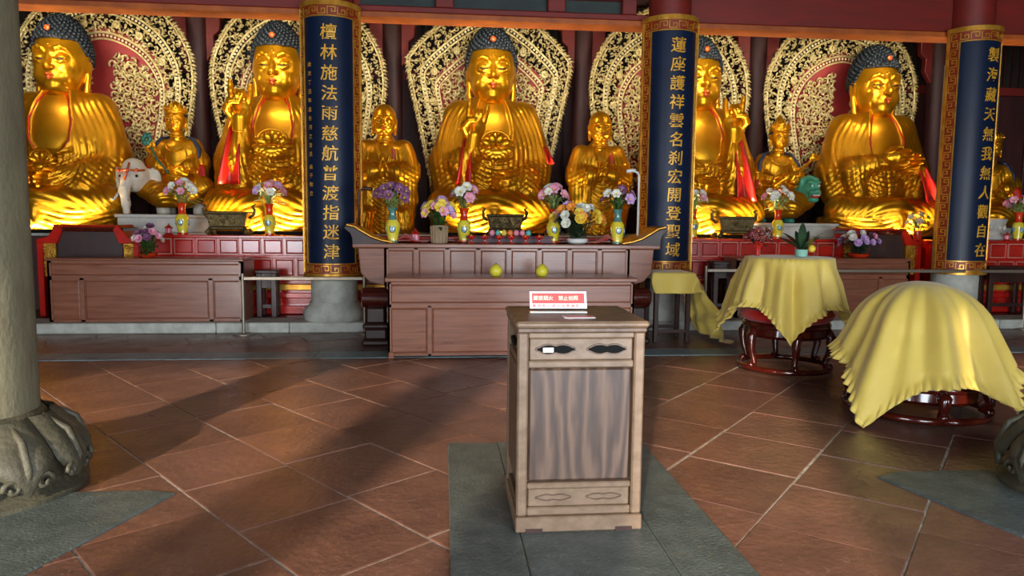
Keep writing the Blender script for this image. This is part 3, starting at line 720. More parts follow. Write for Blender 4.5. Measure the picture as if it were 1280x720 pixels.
MB().bx(-.068, .068, -.032, .032, .003, .0036).build('card_print', 'print_red', c)
# --- two pomelos on the offering table
for px, lb in ((620, 'yellow pomelo on the offering table, the left one'), (677.5, 'yellow pomelo on the offering table, the right one behind the box')):
    q = W(px, 345, FY+.2); tt = thing('pomelo', lb, 'fruit', (q.x, FY+.2, FZ), group='pomelos')
    MB().lathe([(.012, 0), (.045, .004), (.068, .03), (.072, .06), (.062, .09), (.042, .115), (.02, .13), (.006, .134)], 20).build('fruit', 'pomelo', tt, smooth=True)
    MB().tube([(0, 0, .13), (.004, 0, .145)], [.008, .006], 6).build('stem', 'leaf', tt)
# ================================================================== STATUES (modelled as distance fields, meshed here)
import openvdb
class SDF:
    def __init__(s, lo, hi, h):
        s.lo = np.array(lo, float); s.h = h; s.n = np.ceil((np.array(hi)-s.lo)/h).astype(int)+1
        s.d = np.full(s.n, 30.0, np.float32)
        s.ax = [(s.lo[i]+h*np.arange(s.n[i])).astype(np.float32) for i in range(3)]
    def xyz(s): return s.ax[0][:, None, None], s.ax[1][None, :, None], s.ax[2][None, None, :]
    def win(s, lo, hi):
        a = np.clip(np.floor((np.array(lo)-s.lo)/s.h).astype(int), 0, s.n); b = np.clip(np.ceil((np.array(hi)-s.lo)/s.h).astype(int)+1, 0, s.n)
        sl = tuple(slice(a[i], b[i]) for i in range(3))
        return sl, s.ax[0][sl[0]][:, None, None], s.ax[1][sl[1]][None, :, None], s.ax[2][sl[2]][None, None, :]
    def mix(s, sl, e, k, op='add'):
        d = s.d[sl]
        if op == 'sub':
            e = -e
            h_ = np.maximum(k-np.abs(d-e), 0)/max(k, 1e-6); s.d[sl] = np.maximum(d, e)+h_*h_*k*.25
        else:
            h_ = np.maximum(k-np.abs(d-e), 0)/max(k, 1e-6); s.d[sl] = np.minimum(d, e)-h_*h_*k*.25
    def ell(s, c, r, k=3, op='add', pad=12):
        r = np.array(r, float); c = np.array(c, float)
        sl, x, y, z = s.win(c-r-k-pad, c+r+k+pad); x, y, z = x-c[0], y-c[1], z-c[2]
        k0 = np.sqrt((x/r[0])**2+(y/r[1])**2+(z/r[2])**2)+1e-6; k1 = np.sqrt((x/r[0]**2)**2+(y/r[1]**2)**2+(z/r[2]**2)**2)+1e-6
        s.mix(sl, (k0*(k0-1)/k1).astype(np.float32), k, op); return s
    def cap(s, a, b, ra, rb=None, k=3, op='add', pad=12, sc=(1, 1, 1)):
        rb = ra if rb is None else rb; a = np.array(a, float); b = np.array(b, float); m = max(ra, rb)+k+pad
        sl, x, y, z = s.win(np.minimum(a, b)-m, np.maximum(a, b)+m); ba = b-a; L = (ba*ba).sum()+1e-9
        t = np.clip(((x-a[0])*ba[0]+(y-a[1])*ba[1]+(z-a[2])*ba[2])/L, 0, 1)
        e = np.sqrt((x-a[0]-t*ba[0])**2+(y-a[1]-t*ba[1])**2+(z-a[2]-t*ba[2])**2)-(ra+(rb-ra)*t)
        s.mix(sl, e.astype(np.float32), k, op); return s
    def chain(s, pts, rs, k=3):
        for i in range(len(pts)-1): s.cap(pts[i], pts[i+1], rs[i], rs[i+1], k)
        return s
    def ecyl(s, c, rx, ry, z0, z1, k=4, rnd_=4):
        x, y, z = s.xyz(); q = np.sqrt(((x-c[0])/rx)**2+((y-c[1])/ry)**2)
        e1 = (q-1)*min(rx, ry); e2 = np.abs(z-(z0+z1)/2)-(z1-z0)/2
        e = np.minimum(np.maximum(e1+rnd_, e2+rnd_), 0)+np.sqrt(np.maximum(e1+rnd_, 0)**2+np.maximum(e2+rnd_, 0)**2)-rnd_
        s.mix((slice(None),)*3, e.astype(np.float32), k); return s
    def mesh(s, name, mats, scale, smooth=1, zmin=None):
        d = s.d.copy()
        if zmin is not None: d = np.maximum(d, zmin-s.ax[2][None, None, :])
        d[[0, -1]] = 5; d[:, [0, -1]] = 5; d[:, :, [0, -1]] = 5
        g = openvdb.FloatGrid(); g.copyFromArray(np.ascontiguousarray(np.clip(d, -6, 6)/s.h))
        pts, quads = g.convertToQuads(isovalue=0.0)
        P = (pts*s.h+s.lo)*scale
        a, b, c_, e = (P[quads[:, i]] for i in range(4))
        vol = (np.einsum('ij,ij->i', a, np.cross(b, c_))+np.einsum('ij,ij->i', a, np.cross(c_, e))).sum()
        if vol < 0: quads = quads[:, ::-1]
        me = bpy.data.meshes.new(name); n = len(quads)
        me.vertices.add(len(P)); me.vertices.foreach_set('co', P.astype(np.float32).ravel())
        me.loops.add(4*n); me.loops.foreach_set('vertex_index', quads.astype(np.int32).ravel())
        me.polygons.add(n); me.polygons.foreach_set('loop_start', np.arange(0, 4*n, 4, dtype=np.int32))
        me.polygons.foreach_set('use_smooth', np.ones(n, bool))
        me.update(calc_edges=True); me.validate()
        for m in ([mats] if isinstance(mats, str) else mats): me.materials.append(M[m])
        return me
def sst(a, b, x):
    t = np.clip((x-a)/(b-a), 0, 1); return t*t*(3-2*t)
def fold(t): return np.abs(np.sin(PI*t))**.8-.55
U = 3.25/250.0                         # one design unit in metres (a seated Buddha is 250 units tall)

# ---- head of a Buddha, design units, chin near z=172, centred on x=0, facing -y
def buddha_head(h=.8):
    s = SDF((-36, -44, 140), (36, 42, 254), h)
    s.ell((0, 5, 212), (28, 32, 34), 4)
    s.ell((0, -5, 198), (25.5, 24, 30), 6)
    s.ell((0, -6, 186), (21, 21, 17), 6)
    s.ell((0, -4, 205), (26, 24, 20), 5)
    for q in (-1, 1):
        s.ell((q*12, -18, 189), (9, 9, 9), 5)
        s.ell((q*11.2, -24.2, 204.2), (7.4, 5.6, 4.8), 1.0)
        s.chain([(q*3.5, -28.0, 208.5), (q*7, -28.6, 213), (q*12, -27.6, 215), (q*17, -24.8, 213.5), (q*20.5, -21.3, 209.5)], [1.3, 2.2, 2.3, 2.0, 1.0], 1.4)
        s.cap((q*4.6, -28.9, 203.6), (q*11, -30.0, 202.6), .8, 1.0, .5, 'sub'); s.cap((q*11, -30.0, 202.6), (q*17.8, -25.6, 203.8), 1.0, .8, .5, 'sub')
        s.chain([(q*5.2, -27.8, 201.2), (q*11, -28.2, 199.6), (q*17, -24.6, 201.2)], [.6, .9, .5], 1.0)
        s.ell((q*3.6, -30.0, 195), (2.6, 3.0, 2.2), 1.2)
        s.ell((q*27.5, 3, 203), (2.8, 6.5, 11), 2); s.chain([(q*27.5, -1, 209), (q*28.2, 7, 207), (q*27.2, 3, 192), (q*26, 0, 174)], [2, 2.2, 3, 3.7], 1.5)
    s.chain([(0, -27.5, 210), (0, -31.2, 202), (0, -34, 196)], [2.0, 2.5, 3.7], 2.2)
    s.ell((0, -25.5, 185.5), (9, 5, 5), 3)
    s.ell((0, -22.5, 177), (8, 6, 5.5), 4)
    s.ell((0, -13, 174), (14, 11, 6), 4)
    s.cap((0, 3, 146), (0, 1, 176), 17.5, 15.5, 3)
    for zz, rr in ((168, 15.6), (161.5, 16.5), (155, 17.4)):
        x, y, z = s.xyz(); e = np.sqrt((np.sqrt(x*x+(y-2)**2)-rr)**2+((z-zz)*.8)**2)-2.2; s.mix((slice(None),)*3, e.astype(np.float32), 2)
    s.ell((0, -28.8, 217), (1.5, 1.5, 1.5), .6)
    return s.mesh('head', 'gold_skin', U)
HEAD = buddha_head()
def lips_mesh():
    s = SDF((-9, -36, 179), (9, -24, 192), .4)
    s.chain([(-6, -28.4, 186.6), (-2.2, -31.2, 187.8), (0, -31.4, 187.2), (2.2, -31.2, 187.8), (6, -28.4, 186.6)], [.5, 1.4, 1.2, 1.4, .5], .8)
    s.chain([(-5, -28.8, 185.2), (0, -31.4, 184.0), (5, -28.8, 185.2)], [.6, 1.9, .6], .8)
    return s.mesh('lips', 'lips', U)
LIPS = lips_mesh()
EYE = {}
for q in (-1, 1):
    mb = MB(); mb.tube([(q*4.8*U, -28.0*U, 203.5*U), (q*8*U, -29.1*U, 202.8*U), (q*11.2*U, -29.2*U, 202.5*U), (q*14.5*U, -27.6*U, 203.0*U), (q*17.6*U, -25.0*U, 203.9*U)], [.3*U, .75*U, .85*U, .7*U, .3*U], 6)
    EYE[q] = mb.mesh('eye', 'eye_line', smooth='all')
def hair_mesh():
    mb = MB()
    def hz(a):                           # lower edge of the cap by angle; a=-pi/2 is the face side
        f = math.sin(a); return 223.5 if f < -.55 else (223.5+(204-223.5)*min(1, (f+.55)/.45))
    for k in range(560):
        zf = 1-(k+.5)/560*1.55; a = k*2.39996; rxy = math.sqrt(max(0, 1-zf*zf))
        x, y, z = 30.0*rxy*math.cos(a), 4+34.0*rxy*math.sin(a), 212.5+37.0*zf
        if zf > .55: z += 3.0*((zf-.55)/.45)**1.5
        if z < hz(a)+1.0: continue
        mb.ball((x*U, y*U, z*U), (2.25*U, 2.25*U, 2.1*U), 6, 4)
    s = SDF((-34, -36, 192), (34, 42, 256), 1.0); s.ell((0, 4, 212.5), (29.6, 33.6, 36.6), 1); s.ell((0, 3, 243), (12, 13, 7), 8)
    x, y, z = s.xyz(); a = np.arctan2(y-4, x+0*y); f = np.sin(a); lim = np.where(f < -.55, 223.5, 223.5+(204-223.5)*np.clip((f+.55)/.45, 0, 1))
    s.d = np.maximum(s.d, (lim-z)*.8)
    return mb.mesh('hair_curls', 'hair', smooth='all', fix=False), s.mesh('hair', 'hair', U)
CURLS, HAIRCAP = hair_mesh()
JEWEL = MB().lathe([(0.2*U, -1.2*U), (2.6*U, -.6*U), (3.0*U, 0.2*U), (2.2*U, 1.3*U), (.3*U, 1.6*U)], 10, sx=1.2).xf(lambda x, y, z: (x, -z-29.5*U, y+233*U)).mesh('jewel', 'jewel', smooth='all')
def put_head(t, loc=(0, 0, 0), rot=(0, 0, 0), sc=1, hair=True, vz=1.0):
    hd = link('head', HEAD, t, loc, rot); hd.scale = (sc*1.02, sc*1.02, sc*vz)
    link('lips', LIPS, hd)
    for q in (-1, 1): link('eye', EYE[q], hd)
    if hair: o = link('hair', HAIRCAP, hd); link('hair_curls', CURLS, hd); link('hair_jewel', JEWEL, hd)
    return hd

# ---- hands (finer grid)
def hand_mesh(pose):
    """palm centred at 0; fingers up (+z), palm towards -y; raised pose bends two fingers to the thumb; flat pose is relaxed"""
    s = SDF((-16, -16, -18), (16, 14, 34), .7)
    s.ell((0, 0, 0), (8.6, 4.4, 10), 2); s.cap((0, 1, -16), (0, 0, -6), 6.4, 6.6, 3)
    for i, (fx, L) in enumerate(((-6.6, 15), (-2.2, 18), (2.3, 17), (6.4, 13))):
        if pose == 'raised' and i in (1, 2):
            P = [(fx, -.5, 7), (fx*.9, -6, 13), (fx*.8, -11, 10), (fx*.5-1.5, -12, 5)]
        elif pose == 'raised': P = [(fx, 0, 6), (fx*1.1, -1, 6+L*.45), (fx*1.15, -2.4, 6+L*.75), (fx*1.15, -4, 6+L)]
        elif pose == 'prayer': P = [(fx*.75, 0, 6), (fx*.55, -.3, 6+L*.45), (fx*.42, -.3, 6+L*.75), (fx*.35, 0, 6+L)]
        else: P = [(fx, 0, 6), (fx*1.02, -2, 6+L*.45), (fx*1.0, -5, 6+L*.72), (fx*.95, -8.5, 6+L*.92)]
        s.chain(P, [2.6, 2.4, 2.2, 1.6], 1.0)
    T = [(-6.5, -1, -5), (-10, -6, 0), (-7, -11, 5), (-4, -12.5, 6)] if pose == 'raised' else [(-6.5, -1, -5), (-11, -3, 1), (-11.5, -4.5, 7), (-10.5, -5, 11)]
    s.chain(T, [3.4, 2.9, 2.5, 1.9], 1.5)
    return s.mesh('hand', 'gold_skin', U)
HAND = {k: hand_mesh(k) for k in ('raised', 'flat', 'prayer')}
def put_hand(t, pose, c, rot, sc=1.15, mirror=False):
    o = link('hand', HAND[pose], t, tuple(v*U for v in c), rot); o.scale = (-sc if mirror else sc, sc, sc); return o
def lotus_mesh():
    mb = MB()
    def petal(a, r0, L, w, th, y, lean):
        ca, sa = math.cos(a), math.sin(a); p = MB().ball((0, 0, 0), (L, th, w), 10, 8)
        def f(x, yy, z):
            k = 1-.35*max(0, x/L); z *= k; q = r0+L+x
            return ((q*ca-z*sa)*U, (y+yy-lean*(x/L)*1.0)*U, (q*sa+z*ca)*U)
        p.xf(f); mb.add(p.v, p.f)
    for i in range(9): petal(math.radians(4+21.5*i), 5, 7.5, 3.6, 2.2, 2, -2.5)
    for i in range(6): petal(math.radians(-8+39.2*i), 3, 6.5, 4.2, 2.4, -3, 2.0)
    mb.ball((0, 0, -4*U), (15*U, 9*U, 8*U), 18, 10)
    for i in range(7): petal(math.radians(200+23.3*i), 1, 6.0, 4.0, 2.2, -6, 1)
    mb.tube([(14*math.cos(t_)*U, 2*U, (8+11*math.sin(t_))*U) for t_ in [PI*k/12 for k in range(13)]], 1.3*U, 6)
    return mb.mesh('lotus', 'gold_skin', smooth='all', fix=False)
LOTUS = lotus_mesh()

# ---- body of a seated Buddha
def buddha_body(variant, h=1.7):
    s = SDF((-92, -92, -4), (92, 60, 176), h)
    s.ell((0, 2, 130), (50, 33, 33), 6)
    s.ell((0, 0, 100), (54, 38, 50), 8)
    s.ell((0, 0, 58), (56, 42, 42), 8)
    s.cap((0, 2, 140), (0, 2, 158), 24, 18, 12)
    for q in (-1, 1):
        s.cap((q*38, 2, 143), (q*53, -3, 88), 18, 19, 9)
        s.cap((q*53, -3, 88), (q*54, -14, 56), 18, 16, 9)
    # arms
    def lap(q, hx=14):
        s.chain([(q*55, -8, 78), (q*42, -36, 66), (q*hx, -53, 61)], [15, 13, 8], 6)
        s.chain([(q*52, -20, 62), (q*40, -44, 52), (q*27, -52, 48)], [13, 11, 6], 6)
    def raise_(q, hx, hz):
        s.chain([(q*54, -6, 80), (q*(abs(hx)*.55+24), -36, 84), (q*abs(hx), -47, hz-22)], [15, 12, 8], 6)
        s.chain([(q*(abs(hx)*.5+26), -36, 80), (q*(abs(hx)*.5+20), -42, 58)], [12, 8], 7)
        s.chain([(q*52, -12, 80), (q*52, -26, 50)], [14, 14], 7)
    if variant == 'centre': raise_(-1, 22, 124); lap(1)
    elif variant == 'left': raise_(-1, 30, 140); lap(1)
    elif variant == 'right': raise_(1, 26, 138); lap(-1)
    elif variant == 'lap': lap(-1, 10); lap(1, 10)
    elif variant == 'hold':
        for q in (-1, 1): s.chain([(q*54, -6, 82), (q*42, -34, 88), (q*14, -50, 96)], [15, 12, 8], 6); s.chain([(q*44, -32, 84), (q*40, -40, 56)], [12, 9], 7)
    d0 = s.d.copy(); x, y, z = s.xyz()
    # chest opening and lapels
    ax = np.abs(x+0*y+0*z)
    wz = np.interp(s.ax[2], [60, 86, 92, 104, 125, 150, 165], [0, 0, 12, 20, 22, 17, 12]).astype(np.float32)[None, None, :]
    front = sst(6, -6, y)
    m = np.maximum(sst(-.5, 1.5, ax-wz), 1-front)
    if variant in ('lap', 'hold'):      # one shoulder part bare: opening shifted to the viewer's left
        pass
    rim = np.exp(-((ax-wz-3)/2.2)**2)*front*(z > 84)
    band = np.exp(-((z-90-.006*x*x)/2.4)**2)*front*(ax < 24)
    s.d = s.d-2.6*m-1.7*rim-2.2*band
    # folds: long ones falling over shoulders and arms
    ph = (ax*1.0+.16*(z-100)+.0045*(z-110)**2)/6.2+.35*np.sin(z*.045+x*.02)
    mk = sst(wz+3, wz+9, ax)*sst(52, 66, z)*sst(160, 146, z)*sst(36, 22, y)
    s.d -= 1.7*fold(ph)*mk
    # swags across the belly
    c0 = 6 if variant in ('centre', 'left') else (-6 if variant == 'right' else 0)
    ph = (z-.014*(x-c0)**2)/6.0
    mk = sst(40, 30, np.abs(x-c0))*sst(92, 86, z)*sst(46, 52, z)*front
    s.d -= 2.5*fold(ph)*mk
    # diagonal sleeve folds on the forearms
    ph = (z*.75+ax*.55+y*.3)/5.6; mk = sst(34, 42, ax)*sst(92, 84, z)*sst(46, 54, z)*sst(-12, -22, y)
    s.d -= 1.8*fold(ph)*mk
    # crossed legs and the skirt hanging below
    L = SDF((-92, -92, -4), (92, 60, 176), h)
    for q in (-1, 1):
        L.cap((q*26, -4, 30), (q*58, -36, 33), 25, 20, 8)
        L.cap((q*58, -38, 33), (q*4, -62, 36), 19, 14, 8)
    L.ell((0, -50, 34), (34, 24, 17), 10)
    a2 = np.arctan2(x+0*z, -(y+14)+0*z)
    ph = (z+.012*x*x-.2*y)/9.5; L.d -= 1.5*fold(ph+.25*np.sin(x*.06))*sst(-4, -24, y)*sst(18, 26, z)
    L.ecyl((0, -14, 0), 74, 58, -2, 27, 6, 5)
    ph = (z+9.0*np.abs(np.sin(a2*2.6))+.02*ax)/6.2; L.d -= 2.4*fold(ph)*sst(30, 22, z)*sst(6, -10, y)
    L.ell((0, -70, 20), (7, 10, 14), 4)
    k = 3.0; hh = np.maximum(k-np.abs(s.d-L.d), 0)/k; s.d = np.minimum(s.d, L.d)-hh*hh*k*.25
    return s.mesh('body', 'gold', U, zmin=0)
def sleeve_lining(t, q, x0, z0, x1, z1, wide):
    """the red inner side of a hanging sleeve"""
    mb = MB()
    def f(u, v):
        xx = x0+(x1-x0)*v+(u-.5)*wide*(.45+.55*v)*1.0; zz = z0+(z1-z0)*v; yy = -47-8*math.sin(v*PI*.6)+5*math.cos((u-.5)*PI*1.6)+1.2*math.sin(u*14)
        return (q*xx*U, yy*U, zz*U)
    mb.grid(9, 14, f); o = mb.build('sleeve_lining', 'red_cloth_lining', t, smooth='all', fix=False)
    md = o.modifiers.new('cloth', 'SOLIDIFY'); md.thickness = 2.2*U
    return o
def red_collar(t, q):
    mb = MB(); mb.tube([(q*9*U, -15*U, 163*U), (q*17*U, -25*U, 150*U), (q*23.5*U, -33*U, 128*U), (q*22*U, -38*U, 104*U), (q*14*U, -40*U, 92*U)], [.8*U, 1.1*U, 1.3*U, 1.2*U, .7*U], 6)
    return mb.build('collar_edge', 'red_cloth_lining', t, smooth='all')
BUD = []
def buddha(label, px, py, variant, sc=1.0, rz=0, Y=11.75):
    p = W(px, py, Y)
    t = thing('buddha_statue', label, 'statue', (p.x, Y, 1.249), rz, group='seated golden Buddhas'); t.scale = (sc,)*3
    link('body', BODY[variant], t); put_head(t, (0, 0, -36*U), vz=1.145)
    if variant == 'centre':
        put_hand(t, 'raised', (-22, -54, 124), (0.1, .12, .1), 1.4); put_hand(t, 'flat', (12, -55, 60), (.5, -1.45, 0), mirror=True)
        sleeve_lining(t, -1, 31, 112, 36, 58, 15); sleeve_lining(t, 1, 60, 104, 67, 84, 10)
        link('lotus_flower', LOTUS, t, (2*U, -55*U, 100*U), (.0, 0, 0)).scale = (1.2, 1, 1.1)
    elif variant == 'left':
        put_hand(t, 'raised', (-31, -54, 141), (.1, .05, .15), 1.45); put_hand(t, 'flat', (12, -55, 60), (.5, -1.45, 0), mirror=True)
        sleeve_lining(t, -1, 40, 122, 46, 56, 24); link('lotus_flower', LOTUS, t, (3*U, -55*U, 99*U), (.0, 0, 0)).scale = (1.2, 1, 1.1)
    elif variant == 'right':
        put_hand(t, 'raised', (27, -54, 139), (.1, -.05, -.15), 1.4, mirror=True); put_hand(t, 'flat', (-12, -55, 60), (.5, 1.45, 0))
        sleeve_lining(t, 1, 36, 118, 46, 44, 26)
    elif variant == 'lap':
        put_hand(t, 'flat', (9, -57, 58), (1.1, -1.4, 0), mirror=True); put_hand(t, 'flat', (-8, -58, 62), (1.1, 1.4, 0))
        link('lotus_flower', LOTUS, t, (-2*U, -54*U, 76*U), (.0, 0, 0)).scale = (.85,)*3
    else:
        put_hand(t, 'flat', (8, -54, 96), (.9, 1.45, .2)); put_hand(t, 'flat', (-3, -54, 102), (.9, 1.5, .1), 1.1)
        sleeve_lining(t, 1, 40, 92, 56, 36, 26)
    if variant != 'centre':
        for q in (-1, 1): red_collar(t, q)
    return t
BODY = {k: buddha_body(k) for k in ('centre', 'left', 'right', 'lap', 'hold')}
buddha('leftmost golden seated Buddha with bare chest and hands in lap', 88, 290, 'lap', .985)
buddha('golden seated Buddha with raised hand, partly behind the left inscribed board', 352, 290, 'left', .985)
buddha('central golden seated Buddha holding a lotus behind the main altar', 613, 292, 'centre', 1.0)
buddha('golden seated Buddha largely hidden behind the middle inscribed board', 866, 290, 'right', .985)
buddha('rightmost golden seated Buddha with hands held at the chest', 1083, 290, 'hold', .97)

# ---- standing monks
def monk_body(kind, h=1.7):
    s = SDF((-52, -46, -4), (52, 40, 160), h); x, y, z = s.xyz()
    s.ell((0, 0, 112), (30, 22, 26), 6); s.ell((0, 0, 80), (34, 24, 40), 8); s.cap((0, 1, 120), (0, 1, 136), 14, 11, 8)
    s.cap((0, 0, 70), (0, 0, 8), 27, 27, 10); s.ecyl((0, 0, 0), 34, 25, -2, 60, 10, 6)
    for q in (-1, 1):
        s.chain([(q*27, 1, 124), (q*37, -4, 92), (q*18, -26, 90), (q*4, -30, 92)], [13, 14, 10, 6], 6)
        s.chain([(q*33, -10, 86), (q*34, -12, 50), (q*31, -9, 12)], [13, 12, 10], 6); s.chain([(q*20, -25, 84), (q*25, -20, 44)], [8, 7], 6)
    ax = np.abs(x+0*y+0*z); front = sst(8, -4, y)
    wz = np.interp(s.ax[2], [90, 100, 118, 134, 140], [0, 1, 8, 9, 8]).astype(np.float32)[None, None, :]
    m = np.maximum(sst(-.5, 1.5, ax-wz), 1-front); s.d = s.d-1.6*m-1.3*np.exp(-((ax-wz-2)/1.6)**2)*front*(z > 94)
    s.d -= 1.5*fold((ax+.10*(z-60)+2*np.sin(z*.05))/5.2)*sst(9, 14, ax)*sst(130, 116, z)*sst(24, 10, y)
    ph = (z-.035*(x+3)**2+.35*x)/6.4; s.d -= 2.4*fold(ph)*sst(20, 13, ax)*sst(84, 78, z)*front
    s.d -= 1.2*fold((z+.5*ax)/7)*sst(22, 27, ax)*sst(104, 96, z)*sst(66, 74, z)*front
    return s.mesh('body', 'gold', U, zmin=0)
MONK = monk_body(0)
def monk(label, px, py, head_y, old=False, Y=11.35):
    p = W(px, py, Y); top = W(px, head_y, Y).z; k = (top-1.249)/(192*U)
    t = thing('monk_statue', label, 'statue', (p.x, Y, 1.249), group='standing golden monks'); t.scale = (k*1.0,)*3
    link('body', MONK, t)
    sc = .60; hd = put_head(t, (0, -3*U, (128-150*sc+3)*U), (.06, 0, 0), sc, hair=False)
    if old:
        mb = MB()
        for q in (-1, 1): mb.tube([(q*3.5*U, -30*U, 209*U), (q*11*U, -30*U, 213*U), (q*19*U, -26*U, 210*U), (q*22*U, -24*U, 205*U)], [1.2*U, 2.2*U, 1.8*U, .8*U], 6)
        mb.build('eyebrows', 'gold_skin', hd, smooth='all')
    put_hand(t, 'prayer' if not old else 'raised', (-1.6, -33, 96), (.25, 0, .9 if not old else 0.4), .78); put_hand(t, 'prayer' if not old else 'flat', (1.6, -33, 96), (.25, 0, -.9), .78, mirror=True)
    MB().prism([(12*U, 108*U), (16*U, 108*U), (17*U, 116*U), (15*U, 124*U), (12*U, 120*U), (13*U, 113*U)], -27*U, -23*U).build('robe_clasp', 'red_cloth_lining', t, bevel=.004)
    return t
monk('young golden monk statue with palms pressed together', 482, 290, 128)
monk('old golden monk statue with heavy eyebrows and clasped hands', 746, 290, 137, True)

# ---- crowned bodhisattvas riding beasts
def bodhi_body(h=1.5):
    s = SDF((-54, -50, -4), (54, 34, 100), h); x, y, z = s.xyz()
    s.ell((0, 0, 74), (22, 15, 18), 5); s.ell((0, 0, 54), (21, 16, 24), 6); s.cap((0, 1, 80), (0, 0, 94), 9, 7, 6)
    for q in (-1, 1):
        s.chain([(q*20, 1, 82), (q*29, -2, 60), (q*18, -20, 54)], [9, 10, 8], 5); s.chain([(q*28, -4, 58), (q*30, -8, 34)], [10, 9], 5)
        s.chain([(q*12, -4, 26), (q*34, -18, 26), (q*10, -34, 14)], [17, 14, 12], 6)
    s.ell((0, -22, 14), (30, 20, 18), 8)
    ax = np.abs(x+0*y+0*z); front = sst(6, -4, y)
    s.d -= 1.2*fold((ax+.2*z)/4.8)*sst(8, 12, ax)*sst(84, 74, z)*sst(36, 46, z)
    s.d -= 1.6*fold((z-.03*x*x)/5)*sst(14, 9, ax)*sst(60, 54, z)*sst(34, 38, z)*front
    s.d -= 1.6*fold((z+.02*x*x+.2*y)/7)*sst(36, 30, z)*sst(0, -12, y)
    return s.mesh('body', 'gold', U, zmin=0)
BODHI = bodhi_body()
def crown(t, pointed):
    mb = MB(); mb.lathe([(29.5*U, 219*U), (31*U, 222*U), (31*U, 228*U), (29*U, 231*U)], 24, c=(0, 3*U, 0), sy=1.12)
    for i in range(9):
        a = -PI/2+(i-4)*.34; hgt = (22 if i % 2 == 0 else 15)*(1.25-abs(i-4)*.12)
        bx_, by_ = 30*math.cos(a), 3+33*math.sin(a); n = Vector((math.cos(a), math.sin(a), 0)); tt = Vector((-math.sin(a), math.cos(a), 0))
        pts = [(-5.5, 0), (-6, 5), (-3, hgt*.6), (0, hgt), (3, hgt*.6), (6, 5), (5.5, 0)]
        vs = []
        for d in (-1, 1.2):
            for u, v in pts: vs.append(((bx_+tt.x*u+n.x*d)*U, (by_+tt.y*u+n.y*d)*U, (228+v)*U))
        n7 = 7; mb.add(vs, [tuple(range(n7)), tuple(range(2*n7-1, n7-1, -1))]+[(k, k+n7, (k+1) % n7+n7, (k+1) % n7) for k in range(n7)])
        mb.ball(((bx_+n.x*2)*U, (by_+n.y*2)*U, 234*U), 2.4*U, 6, 5)
    mb.lathe([(22*U, 226*U), (20*U, 244*U), (12*U, 258*U if pointed else 252*U), (3*U, 272*U if pointed else 258*U), (.5*U, 274*U if pointed else 259*U)], 16, c=(0, 4*U, 0))
    mb.build('crown', 'gold_skin', t, smooth=True)
    hb = SDF((-34, -36, 192), (34, 42, 252), 1.2); hb.ell((0, 6, 210), (29.4, 32.0, 30), 1); x, y, z = hb.xyz(); a = np.arctan2(y-4, x+0*y); f = np.sin(a)
    hb.d = np.maximum(hb.d, (np.where(f < -.55, 219.0, 219.0-21*np.clip((f+.55)/.45, 0, 1))-z)*.8); link('hair', hb.mesh('hair', 'hair', U), t)
def bodhi(label, px, py, top_y, Y, z0, sceptre):
    p = W(px, py, Y); zt = W(px, top_y, Y).z; k = (zt-z0)/(148*U)
    t = thing('bodhisattva_statue', label, 'statue', (p.x, Y, z0), group='crowned bodhisattvas'); t.scale = (k,)*3
    link('body', BODHI, t); sc = .44; hd = put_head(t, (0, -2*U, (88-150*sc+2)*U), (.05, 0, 0), sc, hair=False); crown(hd, sceptre)
    q = 1 if sceptre else -1
    if sceptre:
        put_hand(t, 'raised', (-12, -28, 52), (0, .5, .3), .6); put_hand(t, 'raised', (16, -26, 62), (0, .4, -.2), .6, mirror=True)
        mb = MB(); mb.tube([(-18*U, -34*U, 44*U), (0, -36*U, 56*U), (20*U, -34*U, 66*U), (36*U, -32*U, 80*U)], [2*U, 2.2*U, 2*U, 1.8*U], 8)
        mb.ball((39*U, -33*U, 84*U), (8*U, 3.2*U, 5.5*U), 12, 8); mb.ball((37*U, -34*U, 87*U), (4*U, 2*U, 3*U), 8, 6); mb.ball((0, -37*U, 56*U), (5*U, 2.4*U, 4*U), 10, 6)
        mb.build('sceptre', 'gold_skin', t, smooth='all')
    else:
        put_hand(t, 'raised', (-24, -24, 74), (0, -.3, .2), .6); put_hand(t, 'flat', (10, -30, 46), (.6, -1.2, 0), .6, mirror=True)
        mb = MB(); mb.tube([(-26*U, -30*U, 82*U), (-16*U, -33*U, 62*U), (-2*U, -34*U, 44*U)], [1.2*U, 1.3*U, 1.1*U], 6); mb.build('lotus_stem', 'robe_green', t)
        mb = MB()
        for i in range(6):
            a = i*PI/3; mb.ball(((-28+4*math.cos(a))*U, (-31+2*math.sin(a))*U, (86+5*math.sin(a))*U), (3.4*U, 2.4*U, 4*U), 8, 6)
        mb.build('lotus_bud', 'robe_green', t, smooth='all')
    # coloured scarf over the shoulders
    mb = MB()
    for q in (-1, 1): mb.tube([(q*10*U, 4*U, 93*U), (q*20*U, -4*U, 90*U), (q*29*U, -9*U, 76*U), (q*30*U, -14*U, 62*U)], [3*U, 4*U, 3.4*U, 1.8*U], 8, flat=.5)
    mb.build('scarf', 'indigo_cloth', t, smooth='all')
    for q in (-1, 1):
        mb = MB(); mb.grid(5, 12, lambda u, v, q=q: (q*(31+(u-.5)*9+4*math.sin(v*3))*U, (-14-4*math.sin(v*PI)+1.5*math.sin(u*9))*U, (56-50*v)*U))
        o = mb.build('ribbon', 'red_cloth_lining', t, smooth='all', fix=False); md = o.modifiers.new('c', 'SOLIDIFY'); md.thickness = 1.6*U
    mb = MB()
    for i in range(15):
        a = -PI*(.05+.9*i/14); mb.ball((13*math.cos(a)*U, (-10+7*math.sin(a))*U, (82+9*math.sin(a))*U), 1.3*U, 6, 5)
    mb.build('necklace', 'gold_skin', t, smooth='all')
    return t
